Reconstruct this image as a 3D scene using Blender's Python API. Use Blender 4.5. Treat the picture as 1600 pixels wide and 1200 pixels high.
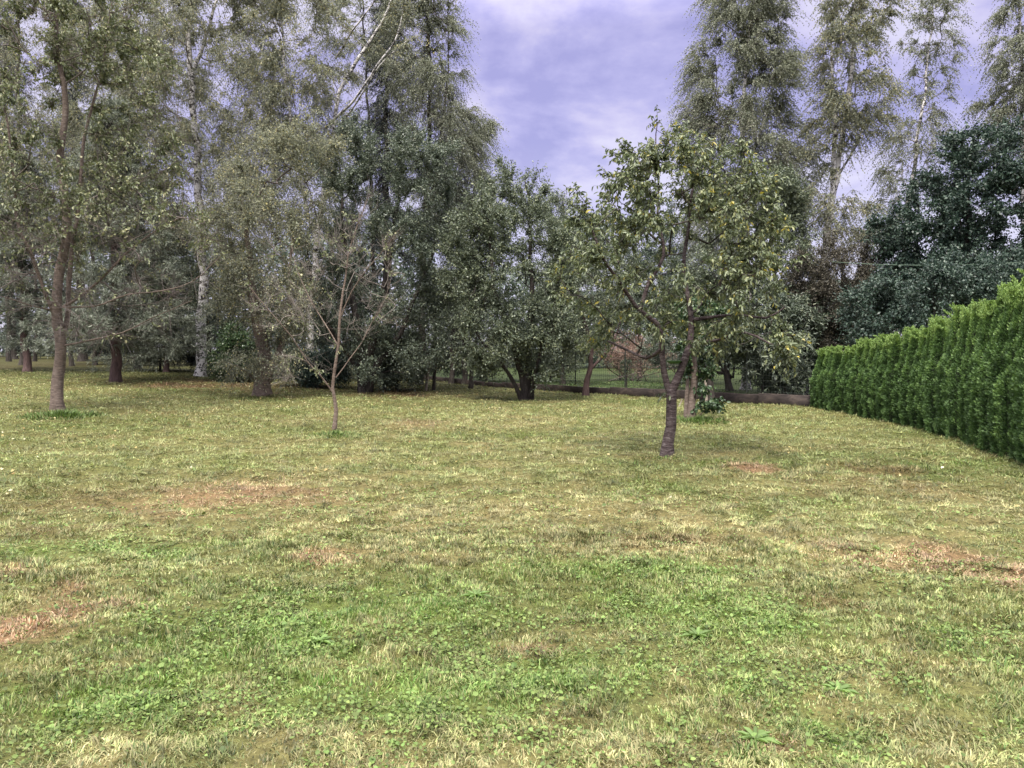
import bpy, math, random
import numpy as np
from mathutils import Vector

for o in list(bpy.data.objects): bpy.data.objects.remove(o)
S = bpy.context.scene
COL = S.collection

# ------------------------------------------------------------ camera
F = 1202.0; CW, CH = 1600.0, 1200.0; HCAM = 1.6
PITCH = math.atan(50/F)                     # looks slightly down: horizon at photo row 550
cam_d = bpy.data.cameras.new('camera'); cam = bpy.data.objects.new('camera', cam_d); COL.objects.link(cam)
cam.location = (0, 0, HCAM); cam.rotation_euler = (math.pi/2-PITCH, 0, 0)
cam_d.sensor_fit = 'HORIZONTAL'; cam_d.sensor_width = 36; cam_d.lens = 36*F/CW
cam_d.clip_start = 0.05; cam_d.clip_end = 3000
S.camera = cam
S.render.resolution_x = 1024; S.render.resolution_y = 768

# ------------------------------------------------------------ exposure, sky, sun
S.view_settings.view_transform = 'Standard'; S.view_settings.look = 'None'
S.view_settings.gamma = 1; S.view_settings.exposure = 2.0
SUN_EL = math.radians(58); SUN_AZ = math.radians(195)      # sun behind the camera, to the right
W = bpy.data.worlds.new('World'); S.world = W; W.use_nodes = True
nt = W.node_tree; nt.nodes.clear()
def N(t, **k):
    n = nt.nodes.new(t)
    for a, b in k.items(): setattr(n, a, b)
    return n
def Mth(op, a, b=None, c=None, tree=None):
    T = tree or nt
    n = T.nodes.new('ShaderNodeMath'); n.operation = op
    for i, v in enumerate((a, b, c)):
        if v is None: continue
        if hasattr(v, 'links'): T.links.new(v, n.inputs[i])
        else: n.inputs[i].default_value = v
    return n.outputs[0]
out = N('ShaderNodeOutputWorld')
sky = N('ShaderNodeTexSky', sky_type='NISHITA', sun_disc=False)
sky.sun_elevation = SUN_EL; sky.sun_rotation = SUN_AZ
bg1 = N('ShaderNodeBackground'); bg1.inputs[1].default_value = 0.09
nt.links.new(sky.outputs[0], bg1.inputs[0])
tc = N('ShaderNodeTexCoord'); sep = N('ShaderNodeSeparateXYZ'); nt.links.new(tc.outputs['Generated'], sep.inputs[0])
zc = Mth('MAXIMUM', sep.outputs[2], 0.0)
den = Mth('ADD', zc, 0.42)
cmb = N('ShaderNodeCombineXYZ')
nt.links.new(Mth('DIVIDE', sep.outputs[0], den), cmb.inputs[0])
nt.links.new(Mth('MULTIPLY', Mth('DIVIDE', sep.outputs[1], den), 1.2), cmb.inputs[1])
cmb.inputs[2].default_value = 11.2
nz = N('ShaderNodeTexNoise'); nz.inputs['Scale'].default_value = 3.6; nz.inputs['Detail'].default_value = 9
nz.inputs['Roughness'].default_value = 0.56; nz.inputs['Distortion'].default_value = 0.15
nt.links.new(cmb.outputs[0], nz.inputs['Vector'])
rp = N('ShaderNodeValToRGB'); nt.links.new(nz.outputs[0], rp.inputs[0])
e = rp.color_ramp.elements
e[0].position = 0.385; e[0].color = (0.195, 0.182, 0.345, 1)
e[1].position = 0.575; e[1].color = (0.37, 0.347, 0.448, 1)
m1 = rp.color_ramp.elements.new(0.45); m1.color = (0.245, 0.228, 0.39, 1)
m2 = rp.color_ramp.elements.new(0.51); m2.color = (0.31, 0.285, 0.42, 1)
# an overcast sky is about three times brighter overhead than at the horizon, and less violet there
wht = N('ShaderNodeMix', data_type='RGBA'); wht.inputs['B'].default_value = (0.60, 0.585, 0.56, 1)
mrw = N('ShaderNodeMapRange'); mrw.inputs[1].default_value = 0.45; mrw.inputs[2].default_value = 0.85
nt.links.new(sep.outputs[2], mrw.inputs[0]); nt.links.new(mrw.outputs[0], wht.inputs[0]); nt.links.new(rp.outputs[0], wht.inputs['A'])
hz = N('ShaderNodeMix', data_type='RGBA'); hz.inputs['B'].default_value = (0.38, 0.36, 0.45, 1)
mrh = N('ShaderNodeMapRange'); mrh.inputs[1].default_value = 0.26; mrh.inputs[2].default_value = 0.05; mrh.inputs[4].default_value = 0.8
nt.links.new(sep.outputs[2], mrh.inputs[0]); nt.links.new(mrh.outputs[0], hz.inputs[0]); nt.links.new(wht.outputs['Result'], hz.inputs['A'])
bg2 = N('ShaderNodeBackground'); nt.links.new(hz.outputs['Result'], bg2.inputs[0])
mrs = N('ShaderNodeMapRange'); mrs.inputs[1].default_value = 0.38; mrs.inputs[2].default_value = 0.9
mrs.inputs[3].default_value = 0.52; mrs.inputs[4].default_value = 2.3
nt.links.new(sep.outputs[2], mrs.inputs[0]); nt.links.new(mrs.outputs[0], bg2.inputs[1])
mx = N('ShaderNodeMixShader'); mx.inputs[0].default_value = 0.93
nt.links.new(bg1.outputs[0], mx.inputs[1]); nt.links.new(bg2.outputs[0], mx.inputs[2]); nt.links.new(mx.outputs[0], out.inputs[0])

sl = bpy.data.lights.new('sun', 'SUN'); sl.energy = 1.5; sl.angle = math.radians(10); sl.color = (1, 0.94, 0.86)
so = bpy.data.objects.new('sun', sl); COL.objects.link(so)
sdir = Vector((math.sin(SUN_AZ)*math.cos(SUN_EL), math.cos(SUN_AZ)*math.cos(SUN_EL), math.sin(SUN_EL)))
so.rotation_euler = sdir.to_track_quat('Z', 'Y').to_euler()

# ------------------------------------------------------------ numeric helpers
RNG = np.random.default_rng(11)
def vnoise(x, y, seed=0):
    xi = np.floor(x).astype(np.int64); yi = np.floor(y).astype(np.int64); fx = x-xi; fy = y-yi
    fx = fx*fx*(3-2*fx); fy = fy*fy*(3-2*fy)
    def h(a, b):
        n = (a*374761393 + b*668265263 + seed*974634777) & 0xffffffff
        n = ((n ^ (n >> 13))*1274126177) & 0xffffffff
        return ((n ^ (n >> 16)) & 0xffff)/65535.0
    a = h(xi, yi); b = h(xi+1, yi); c = h(xi, yi+1); d = h(xi+1, yi+1)
    return (a*(1-fx)+b*fx)*(1-fy)+(c*(1-fx)+d*fx)*fy
def fbm(x, y, seed=0, o=3):
    s = 0; a = .5; t = 0
    for i in range(o):
        s = s+a*vnoise(x*2**i+17.3*i, y*2**i+5.1*i, seed+i); t += a; a *= .5
    return s/t
def hbase(x, y):
    x = np.asarray(x, float); y = np.asarray(y, float)
    h0 = np.maximum(0, y-8)*(.0055+.0027*np.logaddexp(0, (-x-.8)*1.2)/1.2)
    return 1.35*(1-np.exp(-h0/1.35))
def norm(a): return a/np.maximum(np.linalg.norm(a, axis=-1, keepdims=True), 1e-9)
cp, sp = math.cos(PITCH), math.sin(PITCH)
def ray(px, py):
    u = (px-800)/F; v = (600-py)/F
    return np.array([u, cp+v*sp, -sp+v*cp])
def at(px, py, Y):
    d = ray(px, py); d = d/d[1]
    return np.array([0, 0, HCAM])+d*Y
def gp(px, py):                      # where that pixel's ray meets the ground
    d = ray(px, py); d = d/d[1]; lo, hi = 1.0, 90.0
    ts = np.linspace(1, 90, 1800)
    z = HCAM+d[2]*ts-hbase(d[0]*ts, ts)
    k = np.argmax(z < 0) if (z < 0).any() else len(ts)-1
    t = ts[k]; return np.array([d[0]*t, t, float(hbase(d[0]*t, t))])
def zg(x, y): return float(hbase(x, y))

# ------------------------------------------------------------ object helpers
def tag(o, label=None, cat=None, group=None, kind=None):
    if label: o['label'] = label
    if cat: o['category'] = cat
    if group: o['group'] = group
    if kind: o['kind'] = kind
    return o
def empty(name, loc, label, cat, group=None):
    o = bpy.data.objects.new(name, None); COL.objects.link(o); o.location = tuple(float(v) for v in loc); o.empty_display_size = .2
    return tag(o, label, cat, group)
def link(name, me, mat, parent=None):
    o = bpy.data.objects.new(name, me); COL.objects.link(o)
    if mat and not me.materials: me.materials.append(mat)
    if parent: o.parent = parent
    return o
def mk(name, V, faces, attr=None, col=None, smooth=False):
    """faces: list of (M,k) index arrays; attr: float per face; col: rgb per face"""
    me = bpy.data.meshes.new(name)
    V = np.asarray(V, np.float32).reshape(-1, 3)
    me.vertices.add(len(V)); me.vertices.foreach_set('co', V.ravel())
    idx = np.concatenate([f.ravel() for f in faces]).astype(np.int32)
    cnt = np.concatenate([np.full(len(f), f.shape[1]) for f in faces]).astype(np.int32)
    me.loops.add(len(idx)); me.loops.foreach_set('vertex_index', idx)
    st = np.concatenate([[0], np.cumsum(cnt)[:-1]]).astype(np.int32)
    me.polygons.add(len(cnt)); me.polygons.foreach_set('loop_start', st); me.polygons.foreach_set('loop_total', cnt)
    if smooth: me.polygons.foreach_set('use_smooth', np.ones(len(cnt), bool))
    me.update(calc_edges=True)
    if attr is not None:
        a = me.attributes.new('rnd', 'FLOAT', 'FACE'); a.data.foreach_set('value', np.asarray(attr, np.float32))
    if col is not None:
        a = me.attributes.new('tint', 'FLOAT_VECTOR', 'FACE'); a.data.foreach_set('vector', np.asarray(col, np.float32).ravel())
    return me
class Acc:
    def __init__(s): s.V = []; s.Fs = {}; s.A = {}; s.n = 0
    def add(s, V, Fc, attr=None):
        V = np.asarray(V, float).reshape(-1, 3); s.V.append(V)
        for f in Fc:
            s.Fs.setdefault(f.shape[1], []).append(f+s.n)
            s.A.setdefault(f.shape[1], []).append(np.zeros(len(f)) if attr is None else attr)
        s.n += len(V)
    def build(s, name, mat, parent=None, smooth=False, off=None):
        if not s.V: return None
        ks = sorted(s.Fs); V = np.concatenate(s.V)
        if off is not None: V = V-np.asarray(off)
        at_ = np.concatenate([a for k in ks for a in s.A[k]])
        return link(name, mk(name, V, [np.concatenate(s.Fs[k]) for k in ks], attr=at_, smooth=smooth), mat, parent)
def box(acc, c, sx, sy, sz, rz=0):
    c = np.asarray(c, float); v = np.array([[x, y, z] for z in (-.5, .5) for x, y in ((-.5, -.5), (.5, -.5), (.5, .5), (-.5, .5))])*[sx, sy, sz]
    ca, sa = math.cos(rz), math.sin(rz); R = np.array([[ca, sa, 0], [-sa, ca, 0], [0, 0, 1]])
    acc.add(v@R+c, [np.array([[0, 3, 2, 1], [4, 5, 6, 7], [0, 1, 5, 4], [1, 2, 6, 5], [2, 3, 7, 6], [3, 0, 4, 7]])])
def tube(acc, P, R, k=6, rough=0.0, rng=RNG, cap=True):
    P = np.asarray(P, float); n = len(P); R = np.broadcast_to(np.asarray(R, float), (n,))
    T = norm(np.gradient(P, axis=0)); ref = np.array([1., 0, 0]) if abs(T[0][0]) < .8 else np.array([0, 1., 0])
    U = norm(np.cross(T, ref)); Wd = np.cross(T, U)
    a = np.linspace(0, 2*np.pi, k, endpoint=False)
    rr = R[:, None]*(1+(rng.uniform(-rough, rough, (n, k)) if rough else 0))
    V = P[:, None]+rr[..., None]*(np.cos(a)[None, :, None]*U[:, None]+np.sin(a)[None, :, None]*Wd[:, None])
    i = np.arange(n-1)[:, None]*k; j = np.arange(k)[None]; j2 = (j+1) % k
    q = np.stack([i+j, i+j2, i+k+j2, i+k+j], -1).reshape(-1, 4)
    Fc = [q]
    acc.add(V, Fc)
    if cap: acc.add(np.concatenate([V[-1], P[-1:]]), [np.stack([np.arange(k), (np.arange(k)+1) % k, np.full(k, k)], -1)])
def smoothline(P, step=.22):
    P = np.asarray(P, float)
    if len(P) == 2: P = np.array([P[0], (P[0]+P[1])/2, P[1]])
    Q = np.concatenate([[2*P[0]-P[1]], P, [2*P[-1]-P[-2]]]); res = []
    for i in range(1, len(Q)-2):
        m = max(2, int(np.linalg.norm(Q[i+1]-Q[i])/step)); t = np.linspace(0, 1, m, endpoint=False)[:, None]
        a, b, c, d = Q[i-1], Q[i], Q[i+1], Q[i+2]
        res.append(.5*((2*b)+(-a+c)*t+(2*a-5*b+4*c-d)*t**2+(-a+3*b-3*c+d)*t**3))
    res.append(P[-1:]); return np.concatenate(res)

# ------------------------------------------------------------ materials
def newmat(name):
    m = bpy.data.materials.new(name); m.use_nodes = True; t = m.node_tree; t.nodes.clear()
    o = t.nodes.new('ShaderNodeOutputMaterial'); return m, t, o
def ramp(t, src, stops):
    r = t.nodes.new('ShaderNodeValToRGB'); els = r.color_ramp.elements
    while len(els) < len(stops): els.new(.5)
    for i, (p, c) in enumerate(stops): els[i].position = p; els[i].color = (*c, 1)
    t.links.new(src, r.inputs[0]); return r.outputs[0]
def leafy(name, stops, trans=.3, rough=.5, spec=.35, attr='rnd', vec=False):
    m, t, o = newmat(name)
    a = t.nodes.new('ShaderNodeAttribute'); a.attribute_name = attr
    c = a.outputs['Vector'] if vec else ramp(t, a.outputs['Fac'], stops)
    p = t.nodes.new('ShaderNodeBsdfPrincipled'); t.links.new(c, p.inputs['Base Color'])
    p.inputs['Roughness'].default_value = rough; p.inputs['Specular IOR Level'].default_value = spec
    tr = t.nodes.new('ShaderNodeBsdfTranslucent')
    hs = t.nodes.new('ShaderNodeHueSaturation'); hs.inputs['Saturation'].default_value = 1.15; hs.inputs['Value'].default_value = 1.1
    t.links.new(c, hs.inputs['Color']); t.links.new(hs.outputs[0], tr.inputs[0])
    mx = t.nodes.new('ShaderNodeMixShader'); mx.inputs[0].default_value = trans
    t.links.new(p.outputs[0], mx.inputs[1]); t.links.new(tr.outputs[0], mx.inputs[2]); t.links.new(mx.outputs[0], o.inputs[0])
    return m
def bark(name, stops, scale=(6, 6, 3), detail=6, bump=.5, rough=.85, dist=0.6):
    m, t, o = newmat(name)
    g = t.nodes.new('ShaderNodeNewGeometry'); mp = t.nodes.new('ShaderNodeMapping'); mp.inputs['Scale'].default_value = scale
    t.links.new(g.outputs['Position'], mp.inputs[0])
    n = t.nodes.new('ShaderNodeTexNoise'); n.inputs['Scale'].default_value = 1; n.inputs['Detail'].default_value = detail; n.inputs['Distortion'].default_value = dist
    n.inputs['Roughness'].default_value = .65
    t.links.new(mp.outputs[0], n.inputs[0])
    c = ramp(t, n.outputs[0], stops)
    p = t.nodes.new('ShaderNodeBsdfPrincipled'); p.inputs['Roughness'].default_value = rough; p.inputs['Specular IOR Level'].default_value = .25
    t.links.new(c, p.inputs['Base Color'])
    b = t.nodes.new('ShaderNodeBump'); b.inputs['Strength'].default_value = bump; b.inputs['Distance'].default_value = .03
    t.links.new(n.outputs[0], b.inputs['Height']); t.links.new(b.outputs[0], p.inputs['Normal']); t.links.new(p.outputs[0], o.inputs[0])
    return m
M = {}
M['bark_cherry'] = bark('cherry_bark', [(.32, (.022, .015, .015)), (.5, (.058, .042, .042)), (.66, (.13, .11, .105))], (9, 9, 32), 6, 1.0)
M['bark_grey'] = bark('grey_bark', [(.3, (.07, .055, .045)), (.55, (.15, .115, .095)), (.7, (.22, .19, .16))], (8, 8, 26), 6, .8)
M['bark_young'] = bark('young_bark', [(.3, (.075, .055, .045)), (.55, (.16, .12, .095)), (.75, (.26, .23, .20))], (12, 12, 40), 5, .6)
M['bark_dark'] = bark('dark_bark', [(.3, (.018, .015, .013)), (.55, (.05, .042, .036)), (.75, (.10, .09, .08))], (12, 12, 3), 6, .9)
M['bark_pine'] = bark('pine_bark', [(.3, (.04, .026, .025)), (.55, (.10, .065, .06)), (.75, (.15, .10, .095))], (14, 14, 4), 6, .9)
M['bark_birch'] = bark('birch_bark', [(.42, (.03, .026, .024)), (.47, (.16, .15, .145)), (.51, (.50, .48, .47)), (.8, (.70, .68, .68))], (6.0, 6.0, 8), 6, .4, dist=1.2)
M['bark_birch_top'] = bark('birch_branch_bark', [(.3, (.08, .06, .05)), (.6, (.25, .22, .20)), (.8, (.42, .39, .37))], (8, 8, 8), 4, .3)
M['twig'] = bark('twig_bark', [(.3, (.07, .055, .05)), (.7, (.17, .145, .13))], (9, 9, 9), 3, .3)
M['twig_pale'] = bark('pale_twig_bark', [(.3, (.10, .085, .075)), (.7, (.23, .20, .175))], (9, 9, 9), 3, .3)
M['lf_cherry'] = leafy('cherry_leaf', [(0, (.075, .10, .055)), (.4, (.13, .16, .08)), (.72, (.20, .23, .115)), (.965, (.28, .29, .12)), (1, (.42, .36, .08))], .27, .42, .5)
M['lf_left'] = leafy('small_cherry_leaf', [(0, (.08, .10, .05)), (.4, (.14, .165, .08)), (.75, (.22, .24, .12)), (1, (.45, .43, .26))], .3, .45, .5)
M['lf_birch'] = leafy('birch_leaf', [(0, (.11, .122, .085)), (.4, (.19, .205, .142)), (.75, (.28, .288, .19)), (1, (.44, .39, .18))], .38, .5, .45)
M['lf_birchg'] = leafy('grey_green_birch_leaf', [(0, (.10, .115, .082)), (.5, (.18, .198, .135)), (1, (.32, .33, .23))], .36, .5, .5)
M['lf_dark'] = leafy('dark_leaf', [(0, (.058, .078, .056)), (.5, (.108, .135, .094)), (.9, (.14, .165, .105)), (1, (.26, .28, .18))], .22, .45, .5)
M['lf_mid'] = leafy('bushy_leaf', [(0, (.070, .090, .062)), (.5, (.13, .16, .102)), (.9, (.18, .205, .115)), (1, (.32, .34, .2))], .24, .45, .5)
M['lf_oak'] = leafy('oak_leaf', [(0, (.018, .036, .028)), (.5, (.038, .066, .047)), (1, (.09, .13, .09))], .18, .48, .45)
M['lf_red'] = leafy('reddish_leaf', [(0, (.045, .042, .032)), (.5, (.085, .078, .056)), (1, (.16, .14, .10))], .2, .5, .4)
M['lf_ivy'] = leafy('ivy_leaf', [(0, (.022, .044, .019)), (.5, (.045, .085, .034)), (1, (.12, .17, .065))], .2, .4, .5)
M['needle'] = leafy('pine_needles', [(0, (.09, .108, .08)), (.5, (.17, .195, .147)), (1, (.30, .32, .25))], .2, .5, .4)
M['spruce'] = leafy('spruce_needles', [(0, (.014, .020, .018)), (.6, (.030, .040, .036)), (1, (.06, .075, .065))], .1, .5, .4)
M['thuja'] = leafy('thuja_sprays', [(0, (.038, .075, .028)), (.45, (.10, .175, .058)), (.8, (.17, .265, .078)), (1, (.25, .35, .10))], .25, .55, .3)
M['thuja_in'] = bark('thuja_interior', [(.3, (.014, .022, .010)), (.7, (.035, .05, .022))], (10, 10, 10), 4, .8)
M['far'] = leafy('far_wood_leaf', [(0, (.05, .07, .055)), (.5, (.09, .12, .09)), (1, (.17, .20, .15))], .25, .5, .4)
M['blade'] = leafy('grass_blade', None, .3, .55, .3, attr='tint', vec=True)
M['fallen'] = leafy('fallen_leaf', [(0, (.22, .13, .05)), (.5, (.42, .34, .14)), (1, (.62, .58, .42))], .15, .6, .3)
M['rust_twig'] = leafy('bare_pink_twigs', [(0, (.16, .10, .08)), (1, (.34, .24, .19))], .1, .7, .2)
def plain(name, c, rough=.8, var=.25, sc=8, metal=0):
    d = tuple(x*(1-var) for x in c); l = tuple(min(1, x*(1+var)) for x in c)
    m = bark(name, [(.3, d), (.7, l)], (sc, sc, sc), 6, .3, rough); return m
M['wall'] = bark('weathered_concrete', [(.3, (.015, .012, .011)), (.5, (.036, .028, .025)), (.7, (.075, .058, .048))], (3, 3, 6), 7, .6)
M['wire'] = plain('dark_wire', (.03, .035, .03), .5)
M['stake'] = plain('weathered_stake', (.26, .22, .18), .85, .3, 14)
M['cable'] = plain('green_cable', (.09, .13, .09), .6)
M['dish'] = plain('green_plastic', (.05, .11, .035), .5)
M['white_pale'] = plain('faded_white_paint', (.5, .5, .48), .8)

# ------------------------------------------------------------ lawn patches (dry, bare, lush) in world metres
PATCH = []
for px, py, rx, ry, kind in [
    (1565, 890, 110, 30, 'pink'), (1470, 858, 75, 24, 'pink'), (1500, 830, 60, 22, 'straw'),
    (500, 872, 50, 12, 'pink'), (300, 785, 120, 22, 'pink'), (480, 728, 70, 14, 'straw'), (650, 662, 60, 9, 'pink'), (740, 665, 50, 8, 'straw'),
    (20, 985, 70, 40, 'pink'), (100, 920, 60, 18, 'pink'), (40, 895, 50, 14, 'pink'), (60, 1045, 50, 25, 'straw'), (240, 790, 90, 20, 'straw'),
    (1180, 735, 45, 8, 'pink'), (1290, 945, 90, 24, 'brown'), (1360, 735, 70, 10, 'brown'), (1440, 780, 130, 34, 'straw'), (1290, 780, 90, 14, 'dgreen'),
    (1100, 850, 380, 40, 'straw'), (700, 810, 420, 36, 'straw'), (1350, 850, 200, 40, 'straw'), (1300, 760, 120, 20, 'brown'), (1450, 880, 120, 26, 'pink'), (90, 950, 110, 40, 'pink'), (380, 770, 170, 26, 'pink'), (120, 780, 140, 26, 'brown'), (1560, 1000, 50, 14, 'pink'), (1010, 840, 110, 10, 'brown'), (800, 800, 260, 24, 'straw'), (100, 830, 100, 14, 'brown'), (300, 842, 60, 8, 'brown'),
    (820, 1015, 60, 18, 'pink'), (700, 870, 80, 14, 'straw'), (380, 600, 190, 9, 'litter'), (640, 615, 90, 6, 'litter'), (60, 570, 80, 6, 'litter'),
    (1000, 1160, 40, 14, 'straw'), (1200, 1170, 60, 20, 'pink'), (500, 1040, 80, 18, 'straw'), (1330, 900, 90, 18, 'straw'),
    (520, 980, 330, 60, 'lush'), (620, 1080, 380, 70, 'lush'), (1080, 960, 200, 45, 'lush'), (1150, 1080, 300, 70, 'lush'), (100, 1110, 180, 40, 'lush'),
    (1000, 890, 200, 16, 'lush'), (170, 860, 170, 18, 'lush'), (1480, 1010, 160, 40, 'lush'), (1500, 720, 60, 12, 'lush'), (220, 668, 210, 20, 'dgreen'), (360, 725, 150, 18, 'dgreen'),
    (60, 725, 140, 16, 'dgreen'), (620, 730, 120, 14, 'dgreen'), (960, 705, 60, 8, 'dgreen'), (300, 690, 300, 50, 'lime'), (700, 650, 300, 16, 'lime'), (1200, 665, 200, 16, 'lime')]:
    c = gp(px, py); y1 = gp(px, max(py-ry, 562))[1]; y2 = gp(px, py+ry)[1]
    PATCH.append((c[0], c[1], rx/F*c[1], max(.12, abs(y1-y2)/2), kind))
PC = dict(green=(.185, .205, .082), lime=(.232, .25, .105), straw=(.31, .285, .145), pink=(.33, .225, .145), brown=(.18, .14, .07),
          litter=(.20, .13, .08), lush=(.165, .245, .068), dgreen=(.14, .175, .055))
FA, FB = np.array([8.6, 21.3]), np.array([-5.5, 37.0])      # the garden's back wall runs between these
def garden(x, y):
    s = (FB[0]-FA[0])*(y-FA[1])-(FB[1]-FA[1])*(x-FA[0])
    return (s > 0) | (x < -4.5)
def lawncol(x, y, rg_=None):
    n1 = fbm(x*.55, y*.55, 3, 4); n2 = fbm(x*2.3+4, y*2.3, 9, 3); n3 = fbm(x*.18, y*.18, 21, 2); n4 = fbm(x*6, y*6, 23, 2)
    c = np.array(PC['green'])*np.ones((len(x), 1))
    def mixin(c, col, w):
        w = np.clip(w, 0, 1)
        if rg_ is not None: w = np.where(w > .02, np.clip((w-.5)*1.6+.5+(rg_.random(len(x))-.5)*1.2, 0, 1), 0)
        return c*(1-w[:, None])+np.array(col)*w[:, None]
    c = mixin(c, PC['lime'], (n1-.42)*4)
    c = mixin(c, PC['straw'], (n2*.6+n3*.4-.49)*3.5)
    c = mixin(c, PC['dgreen'], (.40-n1)*5)
    for X, Y, rx, ry, k in PATCH:
        d = np.sqrt(((x-X)/rx)**2+((y-Y)/ry)**2)+(n2-.5)*2.2+(n1-.5)*1.2+(n4-.5)*1.2
        c = mixin(c, PC[k], (1.25-d)*(.8 if k in('pink', 'litter') else .6))
    sw = np.hypot(x+3, y-34)+1.1*(fbm(x*.35, y*.35, 77, 2)-.5)*2; band = np.sin(sw*3.1)
    c = mixin(c, (.19, .165, .075), np.clip(band-.25, 0, 1)*np.clip((y-5)/3, 0, 1)*.45)
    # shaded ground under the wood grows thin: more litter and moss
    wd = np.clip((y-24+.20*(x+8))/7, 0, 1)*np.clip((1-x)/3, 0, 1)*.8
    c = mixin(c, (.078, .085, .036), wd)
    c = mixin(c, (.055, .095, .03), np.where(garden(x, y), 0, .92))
    return c
def bumps(x, y):
    f = np.clip(y/6, .35, 1); a = fbm(x*2.6, y*4.2, 33, 3)
    return (fbm(x*1.4, y*1.4, 31, 3)-.5)*.08*f+np.abs(a-.5)*-.13*f+.01+(fbm(x*8, y*8, 37, 2)-.5)*.03

# ------------------------------------------------------------ ground sheet
def axis(lo, hi, step, far, gr=1.14):
    a = list(np.arange(lo, hi+1e-6, step)); s = step; v = hi
    while v < far: s *= gr; v += s; a.append(v)
    s = step; v = lo; b = []
    while v > -far: s *= gr; v -= s; b.append(v)
    return np.array(b[::-1]+a)
gx = axis(-20, 15, .11, 900); gy = axis(0, 34, .11, 900)
GX, GY = np.meshgrid(gx, gy); X, Y = GX.ravel(), GY.ravel()
inside = np.clip(1-np.maximum(np.abs(X)-24, 0)/10, 0, 1)*np.clip(1-np.maximum(Y-45, 0)/10, 0, 1)
Z = hbase(X, Y)+bumps(X, Y)*inside
nx, ny = len(gx), len(gy); i = np.arange(ny-1)[:, None]*nx+np.arange(nx-1)[None]
q = np.stack([i, i+1, i+nx+1, i+nx], -1).reshape(-1, 4)
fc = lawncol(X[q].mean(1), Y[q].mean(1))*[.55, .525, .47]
me = mk('lawn', np.stack([X, Y, Z], -1), [q], col=fc, smooth=True)
m, t, o = newmat('lawn_thatch')
a = t.nodes.new('ShaderNodeAttribute'); a.attribute_name = 'tint'
g = t.nodes.new('ShaderNodeNewGeometry'); n = t.nodes.new('ShaderNodeTexNoise'); n.inputs['Scale'].default_value = 22; n.inputs['Detail'].default_value = 6; n.inputs['Roughness'].default_value = .7
t.links.new(g.outputs['Position'], n.inputs[0])
r = ramp(t, n.outputs[0], [(.3, (.35, .33, .3)), (.6, (1.1, 1.05, .95)), (.8, (1.5, 1.4, 1.2))])
mxx = t.nodes.new('ShaderNodeMix'); mxx.data_type = 'RGBA'; mxx.blend_type = 'MULTIPLY'; mxx.inputs[0].default_value = 1
t.links.new(a.outputs['Vector'], mxx.inputs['A']); t.links.new(r, mxx.inputs['B'])
p = t.nodes.new('ShaderNodeBsdfPrincipled'); p.inputs['Roughness'].default_value = .9; p.inputs['Specular IOR Level'].default_value = .15
t.links.new(mxx.outputs['Result'], p.inputs['Base Color'])
b = t.nodes.new('ShaderNodeBump'); b.inputs['Distance'].default_value = .04; b.inputs['Strength'].default_value = .8
t.links.new(n.outputs[0], b.inputs['Height']); t.links.new(b.outputs[0], p.inputs['Normal']); t.links.new(p.outputs[0], o.inputs[0])
tag(link('ground', me, m), kind='structure')

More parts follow.
